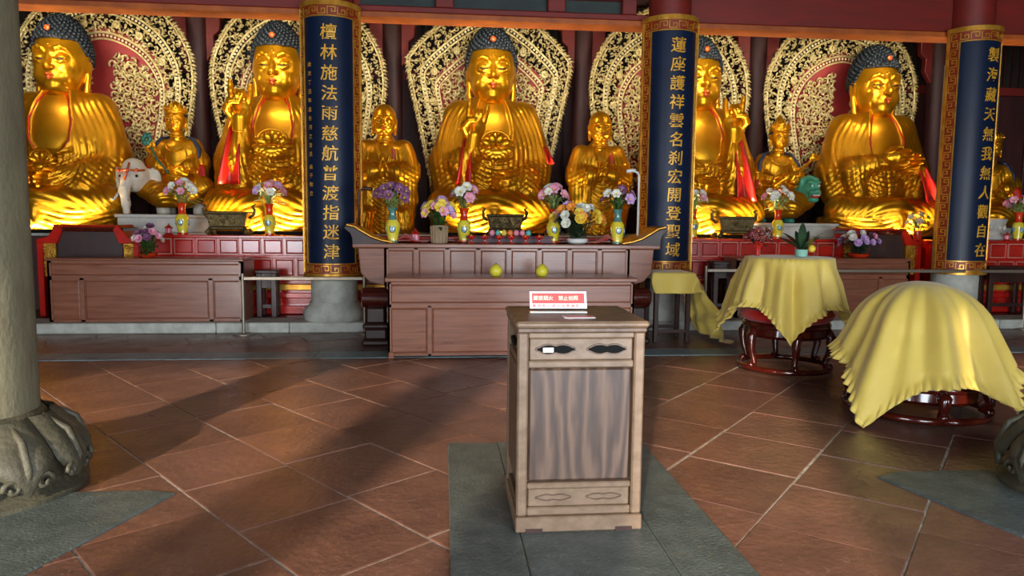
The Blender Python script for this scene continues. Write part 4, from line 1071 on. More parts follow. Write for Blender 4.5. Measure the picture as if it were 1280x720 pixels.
pe, zp = pedestal('white marble pedestal under the elephant-riding bodhisattva', 146, 262, 268, 11.1, 12.2)
pe2, zp2 = pedestal('white marble pedestal under the lion-riding bodhisattva', 932, 1046, 279, 11.1, 12.2)
def elephant():
    s = SDF((-60, -34, -4), (40, 46, 66), 1.3)
    s.ell((6, 24, 26), (32, 16, 18), 4)
    for x in (-16, 26):
        for y in (16, 30): s.cap((x, y, 26), (x, y, 2), 8.5, 8, 4)
    s.ell((-38, -12, 42), (16, 14, 17), 6); s.ell((-38, -10, 56), (11, 10, 8), 4); s.cap((-18, 16, 32), (-34, -6, 42), 14, 13, 6)
    s.chain([(-40, -24, 38), (-42, -28, 26), (-41, -27, 12), (-40, -29, 2)], [7, 5.4, 4.4, 3.6], 3)
    for q in (-1, 1):
        s.ell((-38+q*20, -6, 40), (9, 3.4, 14), 3); s.ell((-38+q*6.5, -25, 44), (2.2, 1.6, 1.8), .8)
    x, y, z = s.xyz(); s.d -= .5*fold(z/3.2)*(z < 34)*(y < -20)*(np.abs(x+41) < 9)
    return s.mesh('body', 'elephant', U, zmin=0)
def beast(kind, label, px, Y, z0):
    p = W(px, 260, Y); t = thing('elephant_statue' if kind == 'e' else 'lion_statue', label, 'statue', (p.x, Y, z0))
    if kind == 'e':
        b = link('body', elephant(), t)
        for q in (-1, 1): mb = MB().tube([((-44+q*4.5)*U, -27*U, 24*U), ((-44+q*8)*U, -33*U, 16*U), ((-44+q*9)*U, -38*U, 17*U)], [1.6*U, 1.4*U, .4*U], 6); mb.build('tusk', 'white_paint', t, smooth='all')
        mb = MB(); mb.tube([(-52*U, -16*U, 50*U), (-45*U, -25.5*U, 49*U), (-38*U, -27*U, 50*U), (-30*U, -25*U, 49*U), (-24*U, -16*U, 50*U)], 1.5*U, 6); mb.tube([(-38*U, -22*U, 58*U), (-38*U, -27.3*U, 50*U), (-40*U, -31.5*U, 38*U)], 1.2*U, 6)
        for a in (-48, -38, -28): mb.ball((a*U, -27*U, 49.5*U), 2.2*U, 8, 6)
        mb.build('harness', 'jewel', t, smooth='all')
        for q in (-1, 1): MB().ball(((-38+q*9)*U, -25.5*U, 43*U), (1.5*U, 1.0*U, 1.5*U), 8, 6).build('eye', 'grille', t, smooth='all')
    else:
        s = SDF((-42, -36, -4), (60, 46, 70), 1.3)
        s.ell((-4, 26, 24), (30, 16, 16), 4)
        for x in (-26, 18):
            for y in (16, 30): s.cap((x, y, 22), (x-1, y-2, 2), 8, 7, 4); s.ell((x-1, y-6, 3), (7, 8, 4), 2)
        s.ell((36, -12, 44), (12, 13, 15), 5); s.cap((14, 18, 30), (32, -4, 42), 13, 11, 5); s.ell((36, -24, 40), (9, 8, 6), 3); s.ell((36, -20, 31), (8, 8, 4), 2)
        for q in (-1, 1): s.ell((36+q*5, -24, 49), (3, 2.4, 3), 1); s.ell((36+q*11, -8, 56), (3.5, 2.5, 5), 2); s.ell((36+q*6, -22, 54), (4.5, 3, 2), 1)
        s.ell((36, -31, 42), (3.6, 2.5, 2.6), 1)
        for i in range(22):
            a = i*2*PI/22; s.ell((36+13*math.cos(a), -6, 44+16*math.sin(a)), (4, 4, 4), 1.5)
        link('body', s.mesh('body', 'lion_green', U, zmin=0), t)
        MB().ball((36*U, -25*U, 35*U), (7*U, 5*U, 2.0*U), 12, 6).build('mouth', 'red_cloth_lining', t, smooth='all')
        mb = MB()
        for i in range(7): mb.ball(((31.5+i*1.5)*U, -30*U, 36.6*U), .9*U, 6, 4)
        mb.build('teeth', 'white_paint', t, smooth='all')
        mb = MB()
        for q in (-1, 1): mb.ball(((36+q*5)*U, -26*U, 49*U), 1.6*U, 8, 6)
        mb.build('eyes', 'white_paint', t, smooth='all')
    return t
EL_X = 205; 
beast('e', 'white elephant statue with red harness beside the bodhisattva', 216, 11.5, zp)
beast('l', 'green lion statue with open red mouth beside the bodhisattva', 978, 11.5, zp2).scale = (.86, .86, .95)
bodhi('golden crowned bodhisattva with green lotus stem, above the elephant', 226, 262, 117, 11.7, zp+.10, False)
bodhi('golden crowned bodhisattva holding a sceptre, above the lion', 967, 275, 141, 11.7, zp2+.08, True)
# far right statue, mostly hidden by the rightmost board
p = W(1232, 270, 12.0)
t = dup(bpy.data.objects['bodhisattva_statue'], 'golden statue half hidden behind the rightmost inscribed board', (p.x, 12.0, 1.42), -.5, .95)
pd = thing('stone_pedestal', 'pale stone pedestal under the half hidden golden statue at far right', 'pedestal', (p.x, 12.0, 1.249)); MB().lathe([(.48, 0), (.5, .05), (.42, .08), (.46, .17)], 24, sy=.8).build('seat_block', 'marble', pd, smooth=True)
# ================================================================== OPENWORK HALOS
UH = 3.25/250*1.02
def smooth_outline(pts, n):
    P = [(-x, z) for x, z in pts[:0:-1]]+list(pts); P = P; out = []
    L = [0]
    for a, b in zip(P, P[1:]): L.append(L[-1]+math.hypot(b[0]-a[0], b[1]-a[1]))
    for i in range(n):
        s = L[-1]*i/(n-1); k = max(j for j in range(len(L)-1) if L[j] <= s+1e-9); f = (s-L[k])/(L[k+1]-L[k])
        out.append((P[k][0]+(P[k+1][0]-P[k][0])*f, P[k][1]+(P[k+1][1]-P[k][1])*f))
    return out
def chaikin(P, it=2):
    for _ in range(it):
        Q = [P[0]]
        for a, b in zip(P, P[1:]): Q += [(.75*a[0]+.25*b[0], .75*a[1]+.25*b[1]), (.25*a[0]+.75*b[0], .25*a[1]+.75*b[1])]
        P = Q+[P[-1]]
    return P
HALO = {}
def halo_meshes(kind):
    rr = random.Random(3 if kind == 'c' else 4)
    if kind == 'c': half = [(0, 286), (48, 262), (104, 214), (103, 196), (95, 160), (86, 120), (76, 75), (66, 20)]
    else: half = [(0, 284), (42, 272), (78, 248), (100, 214), (106, 184), (103, 150), (95, 110), (84, 65), (74, 20)]
    full = [(-x, z) for x, z in half[:0:-1]]+half
    full = chaikin(full, 1 if kind == 'c' else 2)
    N = 160; L = [0]
    for a, b in zip(full, full[1:]): L.append(L[-1]+math.hypot(b[0]-a[0], b[1]-a[1]))
    def at(s):
        s = min(max(s, 0), 1)*L[-1]; k = 0
        lo, hi = 0, len(L)-2
        while lo < hi:
            m = (lo+hi+1)//2
            if L[m] <= s: lo = m
            else: hi = m-1
        f = (s-L[lo])/(L[lo+1]-L[lo]); a, b = full[lo], full[lo+1]
        return a[0]+(b[0]-a[0])*f, a[1]+(b[1]-a[1])*f
    cx, cz = 0, 120
    def pt(s, t, d=0): x, z = at(s); return ((cx+(x-cx)*t)*UH, -d*UH, (cz+(z-cz)*t)*UH)
    def normal(s, t):
        a, b = pt(s-.004, t), pt(s+.004, t); dx, dz = b[0]-a[0], b[2]-a[2]; l = math.hypot(dx, dz) or 1; return -dz/l, dx/l
    R = {}
    # red inner board and rims
    mb = MB(); n = 80; P = [pt(i/(n-1), .70) for i in range(n)]
    mb.prism([(p[0], p[2]) for p in P], 0, .03); R['inner_board'] = mb.mesh('inner_board', 'halo_red')
    mb = MB()
    for t, r in ((.985, 1.3), (.845, 1.5), (.80, 1.3), (.665, 1.5), (.62, 1.2)): mb.tube([pt(i/(n-1), t, 2) for i in range(n)], r*UH, 6)
    R['rim_mouldings'] = mb.mesh('rim_mouldings', 'gold_carving', smooth='all', fix=False)
    mb = MB()
    for t, m_, r in ((.822, 118, 1.75), (.642, 92, 1.55)):
        for i in range(m_): mb.ball(pt((i+.5)/m_, t, 3.5), r*UH, 6, 5)
    R['pearl_rows'] = mb.mesh('pearl_rows', 'pearl', smooth='all', fix=False)
    # scrollwork: curling tendrils filling the two bands and the inner field
    def scroll(mb, x, z, d, size, a0, sg, turns, r):
        pts = []; rs = []; n_ = 11
        for k in range(n_):
            th = a0+sg*turns*k/(n_-1); ra = size*(1-.82*k/(n_-1))
            pts.append((x+ra*math.cos(th)*UH, -(d+1.5*math.sin(k*.6))*UH, z+ra*math.sin(th)*UH)); rs.append(r*(1.1-.5*k/(n_-1))*UH)
        mb.tube(pts, rs, 4)
    def leaf(mb, x, z, d, l, w, a):
        ca, sa = math.cos(a), math.sin(a)
        vs = [(0, 0, 0), (l*.35, w, 0), (l, w*.25, 1.2), (l*.35, -w, 0), (l*.4, 0, 1.8)]
        mb.add([(x+(u*ca-v*sa)*UH, -(d+e)*UH, z+(u*sa+v*ca)*UH) for u, v, e in vs], [(0, 4, 1), (1, 4, 2), (2, 4, 3), (3, 4, 0), (0, 1, 2, 3)])
    def fill(t0, t1, cell, dens, d, rad, nm, twist=4.2):
        mb = MB(); pts = []
        tries = 0
        while tries < 12000:
            tries += 1; s, t = rr.random(), math.sqrt(rr.uniform(t0*t0, t1*t1)); x, z = at(s); x, z = x*t, cz+(z-cz)*t
            if z < 20: continue
            if any((x-a)**2+(z-b)**2 < (cell*.98)**2 for a, b in pts[-900:]): continue
            pts.append((x, z))
        for x, z in pts:
            a = rr.uniform(0, 6.28); sg = rr.choice((-1, 1)); q = rr.uniform(.85, 1.15)
            scroll(mb, x*UH, z*UH, d+rr.uniform(0, 2), cell*.62*q, a, sg, twist, rad)
            for _ in range(2): leaf(mb, x*UH, z*UH, d, cell*rr.uniform(.6, .95), cell*.22, rr.uniform(0, 6.28))
        R[nm] = mb.mesh(nm, 'gold_carving', smooth='all', fix=False); return len(pts)
    fill(.86, .975, 4.7, 1, 1, 1.2, 'outer_openwork'); fill(.675, .795, 4.7, 1, 1, 1.2, 'middle_openwork')
    # flame tips along the outer edge
    mb = MB(); nt = 150
    for i in range(nt):
        s = (i+.5)/nt; p = pt(s, .99, 1); nx, nz = normal(s, 1); a = math.atan2(nz, nx)+(.75 if s < .5 else -.75)*1
        leaf(mb, p[0], p[2], 1, rr.uniform(6, 8.5), 2.2, a); leaf(mb, p[0], p[2], 1, rr.uniform(4, 6), 1.8, a+rr.uniform(-.6, .6))
        scroll(mb, p[0], p[2], 1.5, 2.6, a, rr.choice((-1, 1)), 3.6, .8)
    R['flame_edge'] = mb.mesh('flame_edge', 'gold_carving', smooth='all', fix=False)
    # inner field: carved scroll panels either side, leaving red showing at the middle
    mb = MB(); pts = []
    for _ in range(9000):
        x, z = rr.uniform(-70, 70), rr.uniform(60, 215)
        # inside the inner rim?
        top = None
        lim = .60
        ok = False
        for sgn in (1,):
            xx, zz = x/lim, cz+(z-cz)/lim
            ww = np.interp(zz, [h[1] for h in half[::-1]], [h[0] for h in half[::-1]]); ok = abs(xx) < ww-3 and zz < 275
        if not ok or abs(x) < (9 if kind == 'c' else 13) or (abs(x) < 26 and z < 130) or z > 208-.35*abs(x): continue
        if any((x-a)**2+(z-b)**2 < 4.5**2 for a, b in pts): continue
        pts.append((x, z))
    for x, z in pts:
        scroll(mb, x*UH, z*UH, 4+rr.uniform(0, 2), 4.2*rr.uniform(.85, 1.3), rr.uniform(0, 6.28), rr.choice((-1, 1)), 5.0, 1.2)
        leaf(mb, x*UH, z*UH, 3.5, 4.5, 1.4, rr.uniform(0, 6.28)); leaf(mb, x*UH, z*UH, 3.5, 4.5, 1.4, rr.uniform(0, 6.28))
    R['inner_scrollwork'] = mb.mesh('inner_scrollwork', 'gold_carving', smooth='all', fix=False)
    # little seated figures / rosettes on the middle band
    ros = MB()
    for i in range(8):
        a = i*PI/4; ros.ball((3.0*math.cos(a)*UH, -4*UH, 3.0*math.sin(a)*UH), (2.1*UH, 1.4*UH, 2.1*UH), 6, 5)
    ros.ball((0, -5.5*UH, 0), 2.2*UH, 8, 6); R['rosette'] = ros.mesh('rosette', 'gold_carving', smooth='all', fix=False)
    R['rosette_at'] = [pt(s, .735, 2) for s in (.08, .16, .24, .32, .40, .46, .54, .60, .68, .76, .84, .92)]
    return R
HM = {k: halo_meshes(k) for k in ('c', 's')}
STUFF = {'outer_openwork', 'middle_openwork', 'flame_edge', 'inner_scrollwork', 'pearl_rows'}
def halo(label, px, kind, Y=12.46, sc=1.0):
    p = W(px, 100, Y); t = thing('openwork_halo', label, 'halo', (p.x, Y, 1.249+.0), group='golden openwork halos'); t.scale = (sc, 1, sc*1.05)
    for nm, me in HM[kind].items():
        if nm == 'rosette_at': continue
        if nm == 'rosette':
            for q in HM[kind]['rosette_at']: link('rosette', me, t, q)
            continue
        o = link(nm, me, t)
        if nm in STUFF: o['kind'] = 'stuff'
    # back supports of the halo
    MB().bx(-.05, .05, .04, .10, 0, 3.3).build('support_post', 'dark_wood', t); MB().bx(-.75, .75, .035, .075, 1.5, 1.6).build('support_rail', 'dark_wood', t)
    return t
halo('rounded openwork golden halo behind the leftmost Buddha', 131, 's')
halo('rounded openwork golden halo behind the Buddha with raised hand at left', 374, 's')
halo('angular pointed openwork golden halo behind the central Buddha', 612, 'c')
halo('rounded openwork golden halo behind the Buddha hidden by the middle board', 838, 's')
halo('rounded openwork golden halo behind the rightmost Buddha', 1052, 's')
# ================================================================== DRAPED DRUMS
def stool(t, r, h, legs=6):
    n = 40
    def ring(z, rr, q, name):
        MB().tube([(rr*math.cos(2*PI*i/n), rr*math.sin(2*PI*i/n), z) for i in range(n+1)], q, 8).build(name, 'rosewood', t, smooth='all')
    ring(.045, r*1.02, .028, 'base_ring'); ring(h-.03, r*.92, .034, 'seat_ring')
    MB().lathe([(r*.5, h-.05), (r*.92, h-.04), (r*.9, h), (r*.3, h+.005)], 32).build('seat', 'rosewood', t, smooth=True)
    MB().lathe([(r*.90, h-.15), (r*.97, h-.12), (r*.95, h-.06), (r*.88, h-.05), (r*.86, h-.14)], 36, caps=False).build('apron', 'rosewood', t, smooth=True)
    for i in range(legs):
        a = 2*PI*i/legs+.3
        P = [(.92, h-.06), (1.02, h*.72), (1.0, h*.45), (.90, h*.22), (.95, .06)]
        MB().tube([(r*k*math.cos(a), r*k*math.sin(a), z) for k, z in P], [.04, .05, .036, .028, .036], 8).build('leg', 'rosewood', t, smooth='all')
        MB().ball((r*1.0*math.cos(a), r*1.0*math.sin(a), .075), (.04, .04, .035), 10, 6).build('foot', 'rosewood', t, smooth='all')
def drape(t, prof, a, th0, nfold, amp, seed, corner=1.0, ruffle=.055, nth=560, stretch=None, name='cover_cloth', extra=None):
    """square cloth of half side a laid over a round thing; prof(s) gives (radius, drop) along the cloth from its middle"""
    rr = random.Random(seed); ph = [rr.uniform(0, 6.28) for _ in range(6)]; ns = 34
    vs = []; seam = []
    for i in range(nth):
        th = 2*PI*i/nth; m = max(abs(math.cos(th-th0)), abs(math.sin(th-th0))); R = a/m
        R = a+(R-a)*corner
        if extra: R += extra(th)
        for j in range(ns):
            s = R*j/(ns-1); r, dz = prof(s)
            w = max(0, min(1, (s-prof(0.0001)[0]-prof.rt)/prof.ramp)) if s > prof.rt else 0
            rip = amp*w*(math.cos(nfold*th+ph[0]+.8*math.sin(2*th+ph[1]))+.45*math.cos((nfold*2+1)*th+ph[2])+.3*math.cos(3*th+ph[4]))
            e = s-(R-ruffle)
            if e > -.012 and j > 2:
                f = max(0, e/ruffle); rip += .020*f*math.sin(78*th+ph[3]+2*math.sin(5*th))+.018*f-(.012 if -.012 < e < .008 else 0)
            z = -dz
            zf = -prof.ztop-t.location.z+.012
            if z < zf: z = zf+.006*math.sin(th*60)
            vs.append(((r+rip)*math.cos(th), (r+rip)*math.sin(th), prof.ztop+z))
    fs = []
    for i in range(nth):
        i2 = (i+1) % nth
        for j in range(1, ns-1): fs.append((i*ns+j, i2*ns+j, i2*ns+j+1, i*ns+j+1))
    c = len(vs); vs.append((0, 0, prof.ztop))
    for i in range(nth): fs.append((c, ((i+1) % nth)*ns+1, i*ns+1))
    # outward-facing winding
    fs = [tuple(reversed(f)) for f in fs]
    mb = MB().add(vs, fs); o = mb.build(name, 'silk_yellow', t, smooth='all', fix=True)
    md = o.modifiers.new('cloth', 'SOLIDIFY'); md.thickness = .004; md.offset = 1
    return o
class Prof:
    def __init__(s, rt, ztop, fn, ramp=.45): s.ramp = ramp; s.rt = rt; s.ztop = ztop; s.fn = fn
    def __call__(s, x): return s.fn(x)
# --- middle drum
g1, g2 = G(985, 475), None
ctr = Vector((W(986, 330, 6.95).x, 6.95, 0)); ZT = W(986, 321, 6.95).z
dt = thing('drum_stand', 'round rosewood stool under the middle draped drum', 'stool', ctr, group='round rosewood stools')
stool(dt, .43, .50)
t = thing('draped_drum', 'drum under a yellow cloth with red cushion below, carrying the potted plant', 'drum', (ctr.x, ctr.y, .505))
hD = ZT-.505
MB().lathe([(.40, 0), (.44, .03), (.455, .07), (.43, .115), (.36, .13)], 36).build('cushion', 'satin_red', t, smooth=True)
MB().lathe([(.26, .13), (.32, .20), (.34, hD*.62), (.33, hD-.03), (.32, hD-.012)], 36).build('drum_shell', 'rosewood', t, smooth=True)
def pf(s):
    rt = .405
    if s < rt: return (s, 0.0 if s < rt-.05 else (s-rt+.05)**2*1.5)
    q = s-rt; return (rt+.02+q*.20+.10*q*q, .004+q*.965)
drape(t, Prof(.40, hD, pf, .28), .90, math.radians(-112-45), 9, .05, 3, corner=.92)
# --- near drum
ctr = Vector((W(1150, 400, 5.32).x, 5.32, 0)); ZT = W(1152, 353, 5.25).z
dt = thing('drum_stand', 'round rosewood stool under the nearest draped drum', 'stool', ctr, group='round rosewood stools')
stool(dt, .50, .30)
t = thing('draped_drum', 'large domed drum under a ruffled yellow cloth at right', 'drum', (ctr.x, ctr.y, .305))
hD = ZT-.305
MB().lathe([(.36, 0), (.38, .05), (.36, hD*.35), (.30, hD*.58), (.22, hD*.76), (.12, hD*.86), (.02, hD*.90)], 36).build('drum_shell', 'rosewood', t, smooth=True)
def pf2(s):
    # dome then a flared skirt
    A = .60
    if s < A:
        u = s/A; return (.47*math.sin(u*1.20)/math.sin(1.20), (ZT-.305)*.50*(u**2.1))
    q = s-A; return (.47+q*.46, (ZT-.305)*.50+q*.90)
pf2_ = Prof(.15, hD, pf2)
def drape_near():
    rr = random.Random(8)
    return drape(t, pf2_, .97, math.radians(-147-45), 8, .05, 9, corner=.95, ruffle=.085, extra=lambda th: -.34*math.exp(-((((th-math.radians(123)+PI) % (2*PI))-PI)/.6)**2)-.1*math.exp(-((((th-math.radians(33)+PI) % (2*PI))-PI)/.6)**2))
class P2(Prof): pass
o = drape_near()
# --- small draped stand beside the middle column
ctr = Vector((W(833, 400, 8.75).x, 8.75, 0)); ZT = W(833, 339, 8.75).z
t = thing('draped_stand', 'small dark wooden stand with a yellow cloth trailing to the floor', 'stand', ctr)
for sx in (-1, 1):
    for sy in (-1, 1): MB().box((sx*.2, sy*.2, (ZT-.03)/2), (.055, .055, ZT-.03)).build('leg', 'dark_wood', t, bevel=.006)
MB().bx(-.25, .25, -.25, .25, ZT-.035, ZT-.006).build('top', 'dark_wood', t, bevel=.006)
for sy in (-1, 1): MB().bx(-.2, .2, sy*.2-.015, sy*.2+.015, .12, .16).build('stretcher', 'dark_wood', t)
def trail(u, v):
    s = -.34+u*1.62; q = -.34+v*.86          # s runs left to right, q from back to front
    half = .26
    ds = 0; x = s
    if s > half:
        e = s-half
        if e < .86: x = half+e*.30; ds = e*.93
        else: x = half+.86*.30+(e-.86)*.95; ds = .80+(e-.86)*.1
    if s < -half: x = -half-(-half-s)*.3; ds = (-half-s)*.95
    dq = 0; y = -q
    if q > half:
        e = q-half; k = max(0, 1-ds/.5); y = -half-e*(.25+.75*(1-k)); dq = e*.95*k
    if q < -half: y = half+(-half-q)*.3; dq = (-half-q)*.9
    z = ZT-max(ds, dq)-.25*min(ds, dq)
    w = min(1, max(ds, dq)/.3)
    y += w*.045*math.sin(s*21+q*5)*(1 if s > half else .35) + w*(q*-.12 if s > half else 0)
    x += w*.05*math.sin(q*19+s*6)*(1 if s > half else .4)
    z = max(z, .012+.02*abs(math.sin(s*30)))
    return (x, y, z)
mb = MB(); mb.grid(70, 46, trail); o = mb.build('cover_cloth', 'silk_yellow', t, smooth='all', fix=True); md = o.modifiers.new('c', 'SOLIDIFY'); md.thickness = .004; md.offset = 0

# ================================================================== FLOWERS, VASES AND OFFERINGS
def flower_mesh(col, n=6, r=.05, cup=.5, centre='fl_yellow'):
    mb = MB()
    for i in range(n):
        a = 2*PI*i/n
        def f(u, v, a=a):
            w = .42*r*math.sin(PI*(.12+.83*v)); x = (u-.5)*2*w; rr = .1*r+r*v*(1-.25*v*cup); z = r*cup*math.sin(v*PI*.75)-abs(u-.5)*.12*r
            return (rr*math.cos(a)-x*math.sin(a), rr*math.sin(a)+x*math.cos(a), z)
        mb.grid(3, 4, f)
    mb.ball((0, 0, r*.18), (r*.16, r*.16, r*.2), 6, 4, mi=1)
    return mb.mesh('flower', [col, centre], smooth='all', fix=False)
FLW = {c: flower_mesh('fl_'+c) for c in ('pink', 'white', 'purple', 'lilac', 'yellow', 'orange', 'maroon')}
ROSE = {}
for c in ('pink', 'white', 'yellow', 'lilac', 'purple'):
    mb = MB()
    for ring, (n, rr_, cp) in enumerate(((6, .045, .35), (5, .032, .75), (4, .018, 1.2))):
        for i in range(n):
            a = 2*PI*i/n+ring*.5
            def f(u, v, a=a, rr_=rr_, cp=cp, ring=ring):
                w = .62*rr_*math.sin(PI*(.2+.65*v)); x = (u-.5)*2*w; q = rr_*v; z = rr_*cp*v*v+ring*.008
                return (q*math.cos(a)-x*math.sin(a), q*math.sin(a)+x*math.cos(a), z)
            mb.grid(3, 4, f)
    ROSE[c] = mb.mesh('flower', 'fl_'+c, smooth='all', fix=False)
def leaf_mesh(mb, base, d, L, w, droop=.3):
    d = Vector(d).normalized(); side = d.cross(Vector((0, 0, 1)))
    if side.length < 1e-3: side = Vector((1, 0, 0))
    side.normalize(); b = Vector(base)
    def f(u, v): p = b+d*(L*v)+side*((u-.5)*2*w*math.sin(PI*min(1, .08+.92*v))); return (p.x, p.y, max(.012, p.z-droop*L*v*v+.15*w*abs(u-.5)))
    mb.grid(3, 6, f)
def bouquet(t, z0, spread, height, flowers, seed, leafmat='leaf', nleaf=34, base_r=.03, leafL=.11, leafw=.016, squash=1.0, rose=False, size=1.0):
    """stems and leaves as one foliage part, every bloom a part of its own"""
    flowers = list(flowers)+list(flowers[::-2]); rr = random.Random(seed); fol = MB(); n = len(flowers)
    for i, c in enumerate(flowers):
        k = (i+.5)/n; ph = math.acos(1-k*.92)*.95; a = i*2.39996+rr.uniform(-.3, .3)
        d = Vector((math.sin(ph)*math.cos(a), math.sin(ph)*math.sin(a)*squash, math.cos(ph)*.85+.15))
        p = Vector((d.x*spread, d.y*spread, z0+height*(.35+.65*d.z)))
        p.z = max(p.z, .06); p.z += rr.uniform(-.03, .03)
        fol.tube([(d.x*base_r, d.y*base_r, z0-.02), (d.x*spread*.45, d.y*spread*.45, z0+height*.45), tuple(p-Vector((0, 0, .01)))], .004, 4)
        me = (ROSE if (rose and c in ROSE) else FLW)[c]
        q = Vector((d.x, d.y-.5, d.z*.6+.15)).to_track_quat('Z', 'Y')
        o = link('flower', me, t, p); o.rotation_euler = q.to_euler(); s = rr.uniform(.8, 1.15)*size; o.scale = (s, s, s)
    for i in range(int(nleaf*1.8)):
        a = rr.uniform(0, 6.28); e = rr.uniform(-.1, 1.3); d = (math.cos(a)*math.cos(e), math.sin(a)*math.cos(e)*squash, math.sin(e))
        b = (d[0]*spread*rr.uniform(.1, .7), d[1]*spread*rr.uniform(.1, .7), z0+height*rr.uniform(.05, .65))
        leaf_mesh(fol, b, d, leafL*rr.uniform(.7, 1.4), leafw*rr.uniform(.8, 1.4))
    o = fol.build('foliage', leafmat, t, smooth='all', fix=False); o['kind'] = 'stuff'
def vase(label, px, Y, z0, h, style, flowers, seed, fs=.16, fh=.26, leafmat='leaf_pale', size=1.0):
    x = W(px, 280, Y).x
    t = thing('flower_vase', label, 'vase', (x, Y, z0), group='vases of flowers on the altars')
    k = h/.42
    prof = [(.055, 0), (.062, .012), (.056, .03), (.072, .10), (.084, .19), (.080, .235), (.058, .27)]
    MB().lathe([(r*k, z*k) for r, z in prof], 28).build('body', 'vase_yellow', t, smooth=True)
    MB().lathe([(r*k, z*k) for r, z in [(.058, .27), (.045, .29), (.043, .36), (.060, .41), (.066, .42), (.058, .418), (.040, .37)]], 28).build('neck', {'red': 'vase_red', 'teal': 'vase_teal'}[style], t, smooth=True)
    MB().lathe([(r*k, z*k) for r, z in [(.0585, 0), (.0655, .006), (.0655, .018), (.058, .026)]], 28).build('foot_band', {'red': 'vase_red', 'teal': 'vase_teal'}[style], t, smooth=True)
    for a in (-PI/2, 0, PI/2, PI):                    # painted medallions, low relief
        MB().lathe([(.001, .004), (.022*k, .003), (.036*k, .0)], 14, sy=1.3).xf(lambda X, Y_, Z, a=a: ((.0805*k+Z)*math.cos(a)-X*math.sin(a), (.0805*k+Z)*math.sin(a)+X*math.cos(a), .165*k+Y_)).build('medallion', 'vase_blue', t, smooth='all')
    bouquet(t, h-.02, fs*1.2, fh*1.15, flowers, seed, leafmat, nleaf=30, leafL=.14, size=size*1.35)
    return t
LZ = zt+.134 if False else None
zl_ = W(300, 294, LY).z
RZt = RZ
P, Wt, Pu, Li, Ye, Or, Ma = 'pink', 'white', 'purple', 'lilac', 'yellow', 'orange', 'maroon'
vase('yellow and red vase of white lilies on the red ledge, leftmost', 228, LY+.2, zl_, .44, 'red', [Wt, Wt, P, Wt, Pu, Wt, P, Wt, Wt], 1)
vase('yellow and red vase of pink and white flowers beside the left board', 337, LY+.2, zl_, .44, 'red', [P, Wt, P, P, Wt, Li, P, Wt, P, Wt], 2)
vase('teal necked vase of dark purple flowers before the young monk', 491, 8.62, RZt, .42, 'teal', [Pu]*13, 3, .15, .22)
vase('red necked vase of pink lilies left of the central bronze censer', 580, 8.86, RZt, .42, 'red', [P, P, Wt, P, Wt, P, P, Wt], 4, .12, .24)
vase('red necked vase of pale pink lilies right of the central bronze censer', 692, 8.86, RZt, .42, 'red', [P, Wt, P, Wt, P, Wt, P, Wt, P], 5, .13, .24)
vase('teal necked vase of mixed purple and white flowers before the old monk', 772, 8.62, RZt, .42, 'teal', [Pu, Wt, Pu, Li, Wt, Pu, Pu, Wt], 6, .16, .22, leafmat='leaf')
vase('yellow and red vase of white lilies right of the middle board', 866, LY+.2, zl_, .44, 'red', [Wt]*9+[P], 7, .15, .24)
vase('yellow and red vase of white and pink lilies before the sceptre bodhisattva', 972, LY+.2, zl_, .44, 'red', [Wt, P, Wt, P, Wt, P, Wt, Wt, P], 8, .18, .28)
vase('yellow and red vase of pink flowers at the right edge of the picture', 1273, LY+.2, zl_, .44, 'red', [P, P, Wt, P, P, P, Wt, P], 9, .17, .22)
# --- bouquets standing on their own
def standing(label, px, Y, z0, cat='flowers'):
    x = W(px, 290, Y).x; return thing('flower_arrangement', label, cat, (x, Y, z0), group='flower arrangements')
t = standing('basket of pink orchids and yellow blooms on the main altar', 549, 8.60, RZt)
MB().lathe([(.085, 0), (.09, .01), (.10, .20), (.104, .21), (.094, .205), (.08, .03)], 16).build('basket', 'wicker', t, smooth=True)
for i in range(16):
    a = 2*PI*i/16; MB().tube([(.0905*math.cos(a), .0905*math.sin(a), .005), (.102*math.cos(a), .102*math.sin(a), .20)], .008, 5).build('basket_slat', 'wicker', t)
bouquet(t, .17, .19, .33, [Li, P, Li, P, Ye, Li, Ye, P, Wt, Ye, Ye, Wt, Ye, Ye, Wt, Ye, Ye, Li], 21, 'leaf', 50, base_r=.05, size=1.25)
t = standing('round bouquet of lilac, yellow and white roses right of centre on the main altar', 722, 8.62, RZt)
MB().lathe([(.09, 0), (.12, .02), (.13, .06), (.11, .07)], 20).build('dish', 'white_paint', t, smooth=True)
bouquet(t, .05, .31, .40, [Li, Li, Wt, Ye, Li, Wt, Ye, Or, Li, Ye, Wt, Ye, Or, Li, Wt, Ye, Wt, Li, Ye, Or, Wt, Ye, Wt, Or], 22, 'leaf_dark', 90, rose=True, base_r=.06, size=1.35)
zsa = W(180, 323, 9.6).z
t = standing('small purple and white arrangement on the left side altar', 184, 9.82, zsa)
MB().lathe([(.07, 0), (.10, .02), (.12, .05), (.10, .06)], 20).build('dish', 'vase_red', t, smooth=True)
bouquet(t, .04, .17, .34, [Pu, Wt, Pu, Wt, Pu, P, Wt, Pu, Wt, P, Pu, Wt], 23, 'leaf', 70, rose=True, base_r=.05, size=1.1)
zsb = W(1014, 323, 9.75).z
t = standing('round arrangement of white and lilac flowers on the right side altar', 1075, 9.95, zsb)
MB().lathe([(.09, 0), (.13, .02), (.16, .06), (.13, .07)], 20).build('dish', 'vase_red', t, smooth=True)
bouquet(t, .05, .26, .30, [Wt, Li, Wt, P, Wt, Pu, Wt, Li, Wt, Wt, P, Li, Wt, Pu, Wt, Li], 24, 'leaf_dark', 60, rose=True, base_r=.06, size=1.15)
t = standing('yellow and white flowers below the knee of the rightmost Buddha', 1147, LY+.2, zl_)
